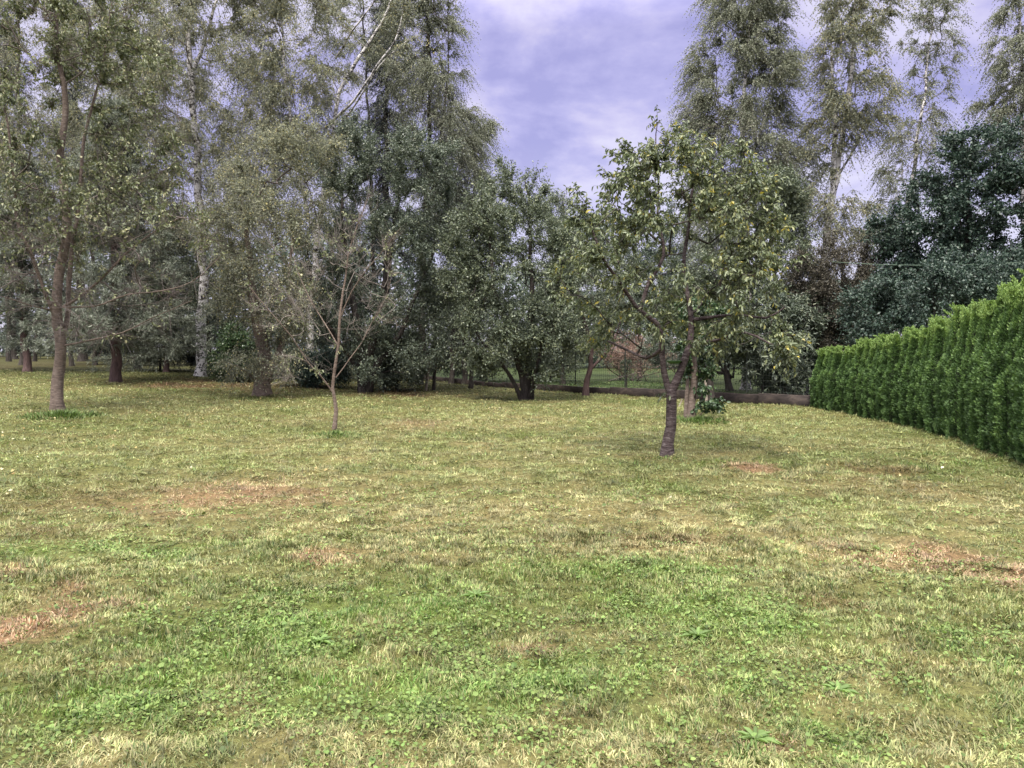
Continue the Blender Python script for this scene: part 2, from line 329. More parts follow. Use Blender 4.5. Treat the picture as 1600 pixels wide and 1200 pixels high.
# ------------------------------------------------------------ grass blades
def sample(n, d0, d1, power, rng, half=.80):
    u = rng.random(n); k = 2-power
    D = (d0**k+u*(d1**k-d0**k))**(1/k) if abs(k) > 1e-6 else d0*(d1/d0)**u
    th = rng.uniform(-half, half, n); x = D*np.sin(th); y = D*np.cos(th)
    return x, y, D
HX = lambda y: 6.85+1.38*np.clip((y-10)/6, 0, 1)**.8     # hedge line
def blades(n, d0, d1, rng, seg2):
    x, y, D = sample(n, d0, d1, 1.55 if d0 > 4 else 1.2, rng)
    cl = fbm(x*5, y*5, 51, 2); c2 = fbm(x*1.3, y*2.6, 55, 3)
    keep = (rng.random(n) < np.clip((cl-.2)*2.6, .45, 1)) & (x < HX(y)+.2) & (y > .4)
    x, y, D, cl, c2 = x[keep], y[keep], D[keep], cl[keep], c2[keep]; n = len(x)
    z = hbase(x, y)+bumps(x, y)-.006
    # tufts and mats: blades of one cell lean together and stand at one height
    cs = np.where(D < 6.6, 17., 8.5)*(1+0*D); wx = x+.06*(fbm(x*9, y*9, 91, 2)-.5)*2; wy = y+.06*(fbm(x*9, y*9, 93, 2)-.5)*2
    ci = np.floor(wx*cs).astype(np.int64); cj = np.floor(wy*cs).astype(np.int64); hsh = (ci*73856093 ^ cj*19349663) & 0xffffff
    hsh = ((hsh ^ (hsh >> 11))*1103515245+12345) & 0xffffff; cr1 = (hsh & 0xff)/255.; cr2 = ((hsh >> 8) & 0xff)/255.; cr3 = ((hsh >> 16) & 0xff)/255.
    z = z+np.where(D < 6.6, .012, .040)*(cr1-.3)*(cr1 > .3)
    ang = rng.uniform(0, 2*np.pi, n); fl = fbm(x*.9, y*1.4, 61, 2)*14; ang = np.where(rng.random(n) < .65, fl*.4+cr2*6.28+rng.normal(0, .6, n), ang)
    lay = np.clip((D-6)/5, 0, 1)*.4+.4 + (c2 > .54)*.45          # more mown blades lie flat further out
    tilt = np.abs(rng.normal(0, .5, n))+lay*rng.uniform(.3, 1.5, n); tilt = np.minimum(tilt, 1.45)
    L = rng.uniform(.012, .038, n)*(.45+1.1*cl)*(1+1.1*np.clip((D-5)/8, 0, 1))*np.where(rng.random(n) < .04, 1.7, 1)
    w = .0020*rng.uniform(.5, 1.5, n)*np.maximum(1, D/2.6)**.74
    dx = np.stack([np.cos(ang), np.sin(ang), 0*ang], -1); up = np.array([0, 0, 1.])
    side = np.stack([-np.sin(ang), np.cos(ang), 0*ang], -1)
    yaw = rng.uniform(-.9, .9, n)[:, None]; side = norm(side+dx*yaw)
    B = np.stack([x, y, z], -1)
    d1_ = dx*np.sin(tilt*.6)[:, None]+up*np.cos(tilt*.6)[:, None]; d2_ = dx*np.sin(tilt*1.15)[:, None]+up*np.cos(tilt*1.15)[:, None]
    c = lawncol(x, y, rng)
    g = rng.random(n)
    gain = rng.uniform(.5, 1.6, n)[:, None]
    c = c*gain*(.55+.9*fbm(x*3.1, y*5.5, 66, 2))[:, None]*(.6+.75*cr3)[:, None]  # clump noise also paints the self-shadowing of tufts into blade colour
    tanc = np.array([.46, .40, .21]); pale = (np.clip((g-.82)*4, 0, .7)*np.where(D > 9, .55, 1))[:, None]; c = c*(1-pale)+tanc*pale*rng.uniform(.7, 1.2, n)[:, None]
    dk = (g < .14)[:, None]; c = np.where(dk, c*np.array([.45, .65, .5]), c)
    sW = side*w[:, None]; Lc = L[:, None]
    if seg2:
        m1_ = B+d1_*Lc*.55; tip = m1_+d2_*Lc*.45
        V = np.stack([B-sW, B+sW, m1_+sW*.8, m1_-sW*.8, tip], 1); k = np.arange(n)[:, None]*5
        return V.reshape(-1, 3), [k+np.array([0, 1, 2, 3]), k+np.array([3, 2, 4])], np.concatenate([c, c])
    tip = B+d2_*Lc
    V = np.stack([B-sW, B+sW, tip], 1); k = np.arange(n)[:, None]*3
    return V.reshape(-1, 3), [k+np.array([0, 1, 2])], c
rg = np.random.default_rng(5)
V, Fc, c = blades(460000, 2.0, 6.8, rg, True)
tag(link('grass', mk('grass_near', V, Fc, col=c), M['blade']), 'short mown grass with dry straw patches covering the near lawn', 'grass', kind='stuff')
V, Fc, c = blades(1250000, 6.4, 38, rg, False)
tag(link('grass', mk('grass_far', V, Fc, col=c), M['blade']), 'mown grass with flattened clippings across the rest of the lawn', 'grass', kind='stuff')

def leafquads(B, A, Nn, L, Wd, fold=0.0, mid=.45):
    """single rhombus per leaf"""
    Sd = norm(np.cross(A, Nn)); L = L[:, None]; Wd = Wd[:, None]; Nn = np.cross(Sd, A)
    m_ = B+A*L*mid
    V = np.stack([B, m_+Sd*Wd/2+Nn*fold*Wd, B+A*L, m_-Sd*Wd/2+Nn*fold*Wd], 1)
    k = np.arange(len(B))[:, None]*4
    return V.reshape(-1, 3), [k+np.array([0, 1, 2, 3])]
def leaf6(B, A, Nn, L, Wd, fold=.25, curl=.15):
    Sd = norm(np.cross(A, Nn)); Nn = np.cross(Sd, A); L = L[:, None]; Wd = Wd[:, None]
    p1 = B+A*L*.28; p2 = B+A*L*.68-Nn*L*curl*.35; tip = B+A*L-Nn*L*curl
    V = np.stack([B, p1+Sd*Wd*.5+Nn*fold*Wd, p2+Sd*Wd*.42+Nn*fold*Wd*.8, tip, p2-Sd*Wd*.42+Nn*fold*Wd*.8, p1-Sd*Wd*.5+Nn*fold*Wd], 1)
    k = np.arange(len(B))[:, None]*6
    return V.reshape(-1, 3), [np.concatenate([k+np.array([0, 1, 2, 3]), k+np.array([0, 3, 4, 5])], 1).reshape(-1, 4)]

# clover and broad weeds low in the near lawn
n0 = 170000
x, y, D = sample(n0, 2.0, 9, 1.6, rg, .78)
cv = fbm(x*4.2, y*4.2, 71, 3)
lush = np.zeros(n0)
for X_, Y_, rx, ry, k in PATCH:
    dd = ((x-X_)/rx)**2+((y-Y_)/ry)**2
    if k == 'lush': lush = np.maximum(lush, np.clip(1.4-dd, 0, 1))
    if k in ('pink', 'brown'): lush = lush-np.clip(1.2-dd, 0, 1)
keep = (rg.random(n0) < np.clip((cv-.42)*3, 0, 1)*.30+np.clip(lush, 0, 1)*np.clip((cv-.3)*2.5, 0, 1)*.62) & (x < HX(y)); x, y, D = x[keep], y[keep], D[keep]; n = len(x)
B = np.stack([x, y, hbase(x, y)+bumps(x, y)+rg.uniform(.002, .034, n)], -1)
a_ = rg.uniform(0, 6.28, n); A = norm(np.stack([np.cos(a_), np.sin(a_), rg.normal(.15, .3, n)], -1))
Nn = norm(np.stack([rg.normal(0, .55, n), rg.normal(-.15, .55, n), np.ones(n)], -1))
L = rg.uniform(.008, .024, n)*np.where(rg.random(n) < .05, 1.5, 1)*np.maximum(1, D/4)**.5
V, Fc = leaf6(B, A, Nn, L, L*rg.uniform(.55, .95, n), .1, .1)
c = (np.array([.115, .19, .05])+rg.uniform(0, 1, n)[:, None]*[.04, .01, .01]*rg.random(n)[:, None])*rg.uniform(.35, 1.5, n)[:, None]+rg.uniform(0, .025, n)[:, None]*[1.6, 1, .3]; c = np.repeat(c, 2, 0)
tag(link('clover', mk('clover', V, Fc, col=c), M['blade']), 'clover and small round weeds in the near lawn', 'clover', kind='stuff')

def blades_at(c, n, rad, hgt, w, rng, col, lean=.5):
    a0 = rng.uniform(0, 6.28, n); r = rad*rng.random(n)**.85
    B = np.stack([c[0]+r*np.cos(a0), c[1]+r*np.sin(a0), np.zeros(n)], -1); B[:, 2] = hbase(B[:, 0], B[:, 1])+bumps(B[:, 0], B[:, 1])-.01
    ang = a0+rng.normal(0, .8, n); tl = np.abs(rng.normal(0, lean, n))+.15
    dx = np.stack([np.cos(ang), np.sin(ang), 0*ang], -1); up = np.array([0, 0, 1.]); sd = norm(np.stack([-np.sin(ang), np.cos(ang), 0*ang], -1)+dx*rng.uniform(-1, 1, n)[:, None])
    L = (hgt*rng.uniform(.5, 1.1, n)*(1-.5*r/rad))[:, None]
    m1_ = B+(dx*np.sin(tl*.6)[:, None]+up*np.cos(tl*.6)[:, None])*L*.55; tip = m1_+(dx*np.sin(tl*1.6)[:, None]+up*np.cos(tl*1.6)[:, None])*L*.5
    s = sd*w; V = np.stack([B-s, B+s, m1_+s*.8, m1_-s*.8, tip], 1); k = np.arange(n)[:, None]*5
    cc = np.array(col)*rng.uniform(.5, 1.6, n)[:, None]
    return V.reshape(-1, 3), [k+np.array([0, 1, 2, 3]), k+np.array([3, 2, 4])], np.concatenate([cc, cc])
for px, py, n_, rad, h_, lab in [(97, 650, 900, .85, .20, 'dark green grass tuft left unmown around the foot of the left cherry trunk'),
                                 (524, 680, 420, .5, .12, 'green grass tuft at the foot of the small half bare tree'),
                                 (1092, 658, 700, .7, .18, 'green grass tuft at the foot of the ivy covered trunk'),
                                 (1043, 716, 240, .3, .07, 'thin ring of taller grass at the foot of the crooked cherry trunk'),
                                 (1165, 1185, 50, .10, .10, 'clump of broad bladed grass at the bottom edge of the photo right of centre')]:
    c0 = gp(px, py); V, Fc, c = blades_at(c0, n_, rad, h_, .004*max(1, c0[1]/4)**.8, rg, (.095, .145, .042), .9)
    tag(link('grass_tuft', mk('grass_tuft', V-c0, Fc, col=c), M['blade']), lab, 'grass tuft', 'taller tufts in the lawn').location = tuple(c0)
# broad leaved rosettes
for px, py, R_, lab in [(1180, 1165, .10, 'largest broad leaved weed rosette near the bottom edge right of centre'),
                        (745, 935, .11, 'bright green weed rosette in the lush grass at centre'), (500, 1010, .09, 'weed rosette low in the clover left of centre'),
                        (1090, 1000, .11, 'pale narrow leaved weed rosette right of centre in the near lawn'), (1310, 1085, .10, 'dark weed rosette in clover at lower right')]:
    c0 = gp(px, py); n = 16; a_ = np.arange(n)*2.4; A = norm(np.stack([np.cos(a_), np.sin(a_), np.linspace(.12, .9, n)], -1))
    B = np.zeros((n, 3)); B[:, 2] = .012+float(bumps(np.array([c0[0]]), np.array([c0[1]]))[0]); L = R_*np.linspace(1.15, .6, n)
    V, Fc = leaf6(B, A, np.tile([0, 0, 1.], (n, 1))+A*.01, L, L*.26, .2, .3)
    tag(link('weed_rosette', mk('weed_rosette', V, Fc, col=np.repeat(np.array([.13, .20, .06])*rg.uniform(.7, 1.4, n)[:, None], 2, 0)), M['blade']), lab, 'weed', 'broad leaved weeds in the lawn').location = tuple(c0)
# fallen leaves
n0 = 3400; x, y, D = sample(n0, 7, 30, .9, rg, .7)
cv = fbm(x*.5, y*.5, 81, 2); keep = (rg.random(n0) < np.clip((-x*.05+.25)+(x > 4)*(y > 9)*.5, .05, .9)*np.clip((cv-.3)*3, 0, 1)+(y > 19)*(x < 0)*.5) & (x < HX(y)-.3) & garden(x, y)
x, y = x[keep], y[keep]; n = len(x)
B = np.stack([x, y, hbase(x, y)+bumps(x, y)+.035], -1); a_ = rg.uniform(0, 6.28, n)
V, Fc = leaf6(B, norm(np.stack([np.cos(a_), np.sin(a_), rg.normal(.1, .3, n)], -1)), norm(rg.normal(0, .4, (n, 3))+[0, 0, 1]), rg.uniform(.03, .06, n), rg.uniform(.02, .04, n))
tag(link('fallen_leaves', mk('fallen_leaves', V, Fc, attr=np.repeat(rg.random(n), 2)), M['fallen']), 'pale fallen leaves scattered over the lawn under the trees', 'fallen leaves', kind='stuff')

# ------------------------------------------------------------ tree builder
class Tree:
    def __init__(s, seed): s.cluster = 4; s.rng = np.random.default_rng(seed); s.br = []; s.nodes = np.zeros((0, 3)); s.nb = np.zeros(0, int); s.ni = np.zeros(0, int)
    def _add(s, P, par, pi, r0, r1, stem):
        b = len(s.br); s.br.append(dict(P=P, par=par, pi=pi, load=np.zeros(len(P)), r0=r0, r1=r1, stem=stem))
        s.nodes = np.concatenate([s.nodes, P]); s.nb = np.concatenate([s.nb, np.full(len(P), b)]); s.ni = np.concatenate([s.ni, np.arange(len(P))])
        b_, i_ = b, len(P)-1
        while b_ >= 0:
            s.br[b_]['load'][:i_+1] += 1; b_, i_ = s.br[b_]['par'], s.br[b_]['pi']
        return b
    def stem(s, pts, r0, r1, wob=.0):
        P = smoothline(pts); n = len(P); L = np.concatenate([[0], np.cumsum(np.linalg.norm(np.diff(P, axis=0), axis=1))])
        am = min(.05, .35*r0+.012)*np.clip(L/.5, 0, 1)[:, None]; ph = s.rng.uniform(0, 6.28, (3, 3))
        P = P+am*np.stack([np.sin(L*2.3+ph[0, j])*.6+np.sin(L*5.1+ph[1, j])*.35+np.sin(L*9.7+ph[2, j])*.15 for j in range(3)], -1)*[1, 1, .2]; s._add(P, -1, -1, r0, r1, True)
    def tips(s, T, asc=.7, w=.8, zmin=0.9, jit=.05, curve=.3, maxd=99):
        st = s.nodes.copy(); d0 = np.array([np.min(np.linalg.norm(st-t, axis=1)) for t in T]); T = T[np.argsort(d0)]
        for t in T:
            d = t-s.nodes; h = np.hypot(d[:, 0], d[:, 1]); dist = np.linalg.norm(d, axis=1)
            cost = dist+w*np.abs(d[:, 2]-asc*h)+(s.nodes[:, 2]-s.base_z < zmin)*5
            k = int(np.argmin(cost)); p = s.nodes[k]; L = dist[k]
            if L < .08 or L > maxd: continue
            m = max(3, int(L/.22)+1); u = np.linspace(0, 1, m)[:, None]
            mid = (p+t)/2+np.array([0, 0, curve*L*(-.35 if asc > .3 else .35)])+s.rng.normal(0, jit*L, 3)
            P = (1-u)**2*p+2*u*(1-u)*mid+u*u*t+s.rng.normal(0, jit*.22, (m, 3))*(u*(1-u))**.5*2
            s._add(P, s.nb[k], s.ni[k], None, None, False)
    def wood(s, acc_s, acc_b, rt=.005, pw=.47, rough=.06, rmax=.09):
        for b in s.br:
            n = len(b['P'])
            if b['stem']:
                u = np.linspace(0, 1, n); R = b['r0']*(1-u)+b['r1']*u
                if b.get('flare', 1): R = R*(1+.45*np.exp(-u*n*.22/.14)) if b['P'][0][2] < s.base_z+.4 else R
                tube(acc_s, b['P'], R, 12, rough, s.rng)
            else:
                R = np.minimum(rt*b['load']**pw, rmax)*np.linspace(1, .75, n); tube(acc_b, b['P'], R, 6 if R[0] > .02 else 4, 0, s.rng, cap=False)
    def outer(s, m, frac=.75, maxload=7, minz=None):
        """m start points on thin branches with tangent"""
        P, T = [], []
        for b in s.br:
            n = len(b['P']); tg = norm(np.gradient(b['P'], axis=0)); i0 = 0 if not b['stem'] else int(n*frac)
            ok = np.arange(n)[i0:]; ok = ok[(b['load'][ok] <= maxload) | b['stem']]
            P.append(b['P'][ok]); T.append(tg[ok])
        P = np.concatenate(P); T = np.concatenate(T)
        k = s.rng.integers(0, len(P), m)
        if s.cluster > 1: k = np.repeat(k[:m//s.cluster+1], s.cluster)[:m]
        return P[k]+s.rng.normal(0, .02, (m, 3)), T[k]
    def sprays(s, accL, accW, P0, T0, L, nl, g=.3, up=.2, spread=.9, leaf=(.05, .03), hang=.3, six=False, alpha=.7, wr=.0014, center=None, upn=.7, fold=.18):
        rng = s.rng; M_ = len(P0)
        D0 = norm(T0*.7+rng.normal(0, spread, (M_, 3))*.8+np.array([0, 0, up]))
        if center is not None: D0 = norm(D0+norm((P0-center)*[1, 1, .5])*.5)
        L = L*rng.uniform(.5, 1.25, M_)
        ts = np.array([0, .5, 1.0]); C = P0[:, None]+D0[:, None]*(L[:, None]*ts)[..., None]; C[..., 2] -= g*L[:, None]*ts**2
        if accW is not None and wr:
            U = norm(np.cross(D0, [0.3, .2, 1.])); Wv = norm(np.cross(D0, U)); a = np.arange(3)*2*np.pi/3
            ring = np.cos(a)[None, :, None]*U[:, None]+np.sin(a)[None, :, None]*Wv[:, None]
            rad = wr*np.array([1.3, 1, .5]); V = C[:, :, None]+ring[:, None]*rad[None, :, None, None]
            base = np.arange(M_)[:, None]*9; fs = []
            for r_ in range(2):
                for j in range(3): fs.append(base+np.array([r_*3+j, r_*3+(j+1) % 3, r_*3+3+(j+1) % 3, r_*3+3+j]))
            accW.add(V, [np.concatenate(fs)])
        if nl <= 0: return
        u = (np.arange(nl)+rng.random((M_, nl)))/nl*.95+.05
        B = P0[:, None]+D0[:, None]*(L[:, None]*u)[..., None]; B[..., 2] -= g*L[:, None]*u**2
        Tn = norm(D0[:, None]+np.array([0, 0, -1.])*(2*g*u)[..., None]); R_ = rng.normal(0, 1, B.shape)
        A = norm(Tn*.5+R_*alpha+np.array([0, 0, -hang])); B = B.reshape(-1, 3); A = A.reshape(-1, 3); n = len(B)
        Nn = norm(rng.normal(0, 1, (n, 3))+np.array([0, 0, upn*1.6])+np.array([0,-.25,0])); ll = leaf[0]*rng.uniform(.6, 1.25, n); ww = leaf[1]*rng.uniform(.7, 1.2, n)
        clump = np.repeat(rng.normal(0, .14, M_), nl); r = np.clip(rng.beta(1.3, 1.7, n)+clump, 0, 1)
        if six: V, Fq = leaf6(B, A, Nn, ll, ww, fold, .22); accL.add(V, Fq, np.repeat(r, 2))
        else: V, Fq = leafquads(B, A, Nn, ll, ww, fold); accL.add(V, Fq, r)
def pts_in(rng, ells, n, Y, shell=.5):
    """tips inside ellipsoids given in photo pixels at distance Y: (cx, cy, rx, ry, dy, ryd, weight)"""
    w = np.array([e[6] if len(e) > 6 else e[2]*e[3] for e in ells], float); k = rng.choice(len(ells), n, p=w/w.sum()); T = []
    for j in k:
        e = ells[j]; dy = e[4] if len(e) > 4 else 0; Yc = Y+dy
        v = rng.normal(0, 1, 3); v /= np.linalg.norm(v); v *= rng.random()**(1/3*(1-shell)+.02)
        rm = e[2]/F*Yc; dep = e[5] if len(e) > 5 and e[5] else rm*.9
        c = at(e[0], e[1], Yc); T.append(c+[v[0]*rm, v[1]*dep, v[2]*e[3]/F*Yc])
    return np.array(T)
def spx(pts, Y0, dys=None):
    return [at(px, py, Y0+(dys[i] if dys else 0)) for i, (px, py) in enumerate(pts)]
def make_tree(name, label, cat, base, stems, ells, ntips, leafmat, barkmat, twigmat, seed, group=None,
              asc=.7, w=.8, zmin=1.0, sprays=(), rt=.005, shell=.45, jit=.07, curve=.3, Y=None, crown='crown', rough=.06, maxload=7, rmax=.09, dens=1.0):
    """stems: list of (pixel points, r0, r1[, depth offsets])"""
    b0 = gp(*base) if Y is None else np.array([at(base[0], base[1], Y)[0], Y, zg(at(base[0], base[1], Y)[0], Y)])
    Yb = b0[1]; T = Tree(seed); T.base_z = b0[2]
    root = empty(name, b0, label, cat, group)
    for st in stems:
        P = spx(st[0], Yb, st[3] if len(st) > 3 else None)
        if st is stems[0]: P[0] = b0-np.array([0, 0, .08])
        elif st[0][0] == base: P[0] = b0+np.array([T.rng.normal(0, .08), T.rng.normal(0, .08), -.08])
        T.stem(P, st[1], st[2], .01)
    tp = pts_in(T.rng, ells, ntips, Yb, shell); tp = tp[tp[:, 2] > b0[2]+.25]
    T.tips(tp, asc, w, zmin, jit, curve)
    aS, aB, aL = Acc(), Acc(), Acc(); T.wood(aS, aB, rt, rough=rough, rmax=rmax)
    cen = tp.mean(0)
    for s_ in sprays:
        s_ = dict(s_); m_ = int(s_.pop('n')*dens); ml = s_.pop('maxload', maxload); fr = s_.pop('frac', .75); P0, T0 = T.outer(m_, fr, ml)
        zl = s_.pop('zlim', None)
        if zl is not None:
            zz = at(0, zl[0], Yb)[2]; k_ = np.clip((P0[:, 2]-zz)/zl[1]+.5, zl[2], 1) > T.rng.random(len(P0)); P0, T0 = P0[k_], T0[k_]
        L_ = s_.pop('L')
        T.sprays(aL, aB, P0, T0, L_, center=cen, **s_)
    off = b0
    aS.build('trunk', barkmat, root, True, off); aB.build('branches', twigmat, root, False, off); aL.build(crown, leafmat, root, False, off)
    T.b0 = b0; T.root = root; T.tp = tp
    return T

TREES_HERE = 1
# ---- the crooked cherry in the lawn, right of centre
make_tree('cherry_tree', 'crooked leafy cherry tree with dark ringed trunk and few yellow leaves, right of centre', 'tree', (1042, 713),
    [([(1042, 713), (1045, 665), (1047, 612)], .088, .08),
     ([(1047, 618), (1037, 582), (1032, 535), (1026, 505), (1000, 485), (985, 462), (960, 430), (940, 400), (925, 360)], .05, .014, [0, 0, -.1, -.2, -.3, -.4, -.6, -.8, -.9]),
     ([(1047, 618), (1064, 580), (1076, 545), (1080, 510), (1072, 470), (1068, 420), (1076, 370), (1080, 320), (1090, 260)], .066, .012, [0, 0, .1, .2, .2, .3, .4, .4, .5]),
     ([(1078, 500), (1110, 496), (1150, 492), (1195, 497), (1225, 480)], .033, .010, [.2, 0, -.3, -.5, -.6]),
     ([(1078, 535), (1120, 532), (1165, 520), (1200, 535), (1240, 552)], .026, .008, [.1, -.3, -.7, -.9, -1.]),
     ([(1034, 545), (1010, 560), (975, 545), (940, 530), (905, 540)], .03, .008, [-.1, .2, .5, .7, .8]),
     ([(1000, 485), (1015, 440), (1035, 400), (1028, 340), (1030, 290), (1026, 230), (1028, 190)], .032, .006, [-.3, -.3, -.1, .2, .3, .3, .3])],
    [(1070, 400, 140, 130, 0, 1.5), (1040, 300, 75, 80, 0, .9), (960, 380, 65, 75, -.2, .9), (1150, 340, 75, 60, .2, .9), (1175, 440, 55, 60, 0, .8),
     (1180, 520, 60, 32, -.7, .5), (1220, 548, 28, 12, -.9, .25), (930, 500, 38, 40, .4, .5), (1110, 545, 40, 30, -.3, .4, 900), (1000, 500, 60, 40, .3, .9, 1300), (1035, 215, 34, 40, 0, .4), (985, 240, 28, 45, 0, .3), (925, 320, 34, 38, -.2, .35), (905, 430, 35, 50, 0, .6), (1120, 280, 65, 45, .2, .8), (1190, 400, 40, 50, 0, .6), (1085, 250, 75, 45, 0, .8), (990, 300, 55, 50, 0, .7), (1165, 300, 50, 50, 0, .7), (900, 380, 25, 40, 0, .4)],
    380, M['lf_cherry'], M['bark_cherry'], M['bark_dark'], 3, asc=.55, zmin=1.5,
    sprays=[dict(n=2700, L=.28, nl=8, g=.25, up=.25, leaf=(.075, .032), hang=.65, six=True, alpha=.55, wr=.003, fold=.22)], rt=.0045, shell=.3, rough=.05, maxload=9)

# ---- small half bare tree
make_tree('young_tree', 'small half bare tree with thin forked grey branches and a slim trunk, left of centre', 'tree', (522, 672),
    [([(522, 672), (524, 640), (521, 605), (527, 560), (530, 510), (535, 455), (545, 400), (560, 350), (575, 310)], .042, .006),
     ([(521, 615), (505, 592), (482, 565), (455, 525), (420, 485), (390, 450), (385, 440)], .015, .004, [0, -.1, -.2, -.3, -.4, -.5, -.5]),
     ([(525, 590), (548, 560), (566, 535), (580, 505), (600, 470), (612, 430)], .012, .004, [0, .1, .2, .2, .3, .3]),
     ([(531, 500), (550, 455), (575, 420), (600, 390), (625, 355)], .013, .004, [0, -.1, -.3, -.4, -.5]),
     ([(528, 540), (505, 500), (478, 455), (460, 410), (455, 370)], .012, .004, [0, .2, .4, .5, .6])],
    [(520, 440, 120, 95, 0, 1.4), (560, 370, 60, 60, 0, .7), (440, 480, 60, 50, -.3, .6), (600, 480, 35, 45, .2, .4), (470, 570, 50, 30, -.2, .4)],
    190, M['lf_left'], M['bark_young'], M['twig_pale'], 8, asc=1.0, zmin=.6,
    sprays=[dict(n=1100, L=.38, nl=0, g=-.05, up=.7, wr=.0018), dict(n=200, L=.25, nl=4, g=.15, up=.2, leaf=(.06, .03), hang=.6, six=True, wr=.0018)], rt=.0034, shell=.3, maxload=5)

# ---- left foreground tree, tall, bare below and leafy above
make_tree('wild_cherry', 'tall pinkish barked tree at the left with bare lower branches and thin leafy crown', 'tree', (90, 640),
    [([(90, 640), (90, 590), (92, 540), (90, 490), (95, 420), (103, 330), (96, 230), (100, 150), (90, 60), (80, -60), (75, -140)], .13, .02),
     ([(92, 545), (103, 500), (108, 440), (118, 360), (125, 280), (140, 180), (165, 80), (180, -40)], .06, .012, [0, .2, .4, .6, .8, 1., 1., 1.]),
     ([(88, 500), (70, 455), (50, 400), (28, 350), (20, 260), (5, 160), (-20, 60)], .042, .012, [0, -.2, -.4, -.6, -.8, -1, -1]),
     ([(100, 540), (140, 532), (190, 520), (230, 500), (265, 485), (300, 470)], .024, .006, [0, -.4, -.7, -.8, -1, -1.2]),
     ([(98, 480), (130, 460), (170, 425), (215, 380), (260, 350), (310, 330)], .034, .008, [0, .1, .2, .3, .4, .5]),
     ([(86, 485), (50, 478), (10, 465), (-40, 455)], .02, .006, [0, -.5, -1., -1.4]),
     ([(98, 480), (150, 478), (200, 460), (250, 455), (300, 440), (345, 400)], .022, .006, [0, -.6, -1.0, -1.2, -1.3, -1.4])],
    [(120, 180, 160, 200, 0, 2.4), (200, 380, 130, 90, -.3, 2.0), (40, 380, 90, 110, -.3, 1.8), (170, 480, 130, 50, -.5, 1.5), (100, 0, 150, 120, 0, 2)],
    420, M['lf_left'], M['bark_grey'], M['twig'], 15, asc=.6, zmin=1.4,
    sprays=[dict(n=5200, L=.6, nl=0, g=.03, up=.15, wr=.0028, maxload=12), dict(n=8500, L=.38, nl=6, g=.2, up=.1, leaf=(.08, .042), hang=.6, six=True, zlim=(330, 3.0, .03))], rt=.0055, shell=.3, maxload=6)

# ---- dense bushy trees of the middle row
make_tree('pear_tree', 'broad dark green bushy tree with several thick dark trunks, left of the sky gap', 'tree', (568, 612),
    [([(560, 612), (562, 560), (558, 500), (545, 430), (535, 340), (530, 260)], .16, .03),
     ([(568, 612), (575, 560), (590, 500), (605, 420), (620, 330), (625, 240)], .16, .03),
     ([(575, 612), (590, 570), (625, 520), (655, 450), (680, 380), (700, 300)], .12, .02, [0, 0, .3, .6, .8, 1]),
     ([(565, 612), (555, 570), (520, 520), (490, 450), (480, 380)], .10, .02, [0, -.2, -.5, -.8, -1])],
    [(600, 300, 110, 105, 0, 2.3), (600, 430, 125, 110, 0, 2.4), (540, 240, 50, 55, 0, 1), (660, 260, 60, 60, .3, 1.2), (610, 540, 90, 55, -.6, 1.3), (690, 400, 40, 90, 0, 1.2)],
    330, M['lf_dark'], M['bark_dark'], M['bark_dark'], 21, group=None, asc=.9, zmin=.5,
    sprays=[dict(n=6500, L=.50, nl=9, g=.1, up=.35, leaf=(.075, .04), hang=.25)], shell=.25, dens=1.9)
make_tree('plum_tree', 'rounded bushy green tree with a cluster of stems, in the middle below the sky gap', 'tree', (822, 625),
    [([(818, 625), (815, 580), (800, 530), (775, 460), (765, 380), (760, 310)], .12, .02),
     ([(822, 625), (825, 580), (828, 520), (830, 440), (828, 350), (822, 280)], .14, .02),
     ([(828, 625), (838, 580), (855, 530), (870, 470), (878, 400)], .09, .02, [0, 0, .3, .5, .6]),
     ([(815, 625), (800, 590), (775, 560), (745, 520), (730, 450)], .07, .015, [0, -.2, -.4, -.6, -.8]),
     ([(825, 625), (832, 600), (842, 560), (850, 520)], .06, .02, [0, -.3, -.5, -.6])],
    [(800, 350, 85, 88, 0, 1.9), (815, 450, 95, 90, 0, 2.0), (740, 400, 55, 90, .4, 1.3), (855, 520, 45, 55, -.5, .9), (770, 520, 60, 50, -.5, 1.), (870, 420, 35, 70, 0, .8), (850, 580, 26, 26, -.5, .4), (790, 555, 50, 30, -.3, .7), (740, 560, 40, 26, 0, .7), (875, 555, 34, 36, 0, .6)],
    340, M['lf_mid'], M['bark_dark'], M['bark_dark'], 22, asc=.9, zmin=.5,
    sprays=[dict(n=6000, L=.48, nl=9, g=.12, up=.35, leaf=(.075, .042), hang=.3)], shell=.25, dens=1.9)
make_tree('stumpy_tree', 'short stumpy tree with thick low trunk and drooping yellowish twigs, beside the large birch', 'tree', (410, 618),
    [([(410, 618), (411, 590), (412, 565), (405, 520), (395, 450), (385, 370), (380, 290)], .24, .03),
     ([(412, 600), (428, 572), (440, 540), (450, 480), (455, 400), (460, 330)], .10, .02, [0, 0, .1, .3, .4, .5]),
     ([(405, 600), (390, 585), (370, 572), (352, 565)], .035, .01, [0, -.3, -.6, -.8]), ([(416, 602), (432, 585), (445, 570)], .035, .01, [0, -.2, -.4])],
    [(400, 380, 80, 110, 0, 2.0), (440, 300, 75, 95, 0, 1.8), (375, 440, 42, 75, -.4, 1.0), (450, 470, 45, 80, -.2, 1.2), (410, 558, 58, 32, -.4, 1.0), (480, 220, 50, 60, 0, 1.3)],
    300, M['lf_birch'], M['bark_grey'], M['twig'], 23, asc=.8, zmin=.6,
    sprays=[dict(n=4600, L=.55, nl=8, g=.45, up=.2, leaf=(.062, .036), hang=.5)], shell=.25, dens=1.9)
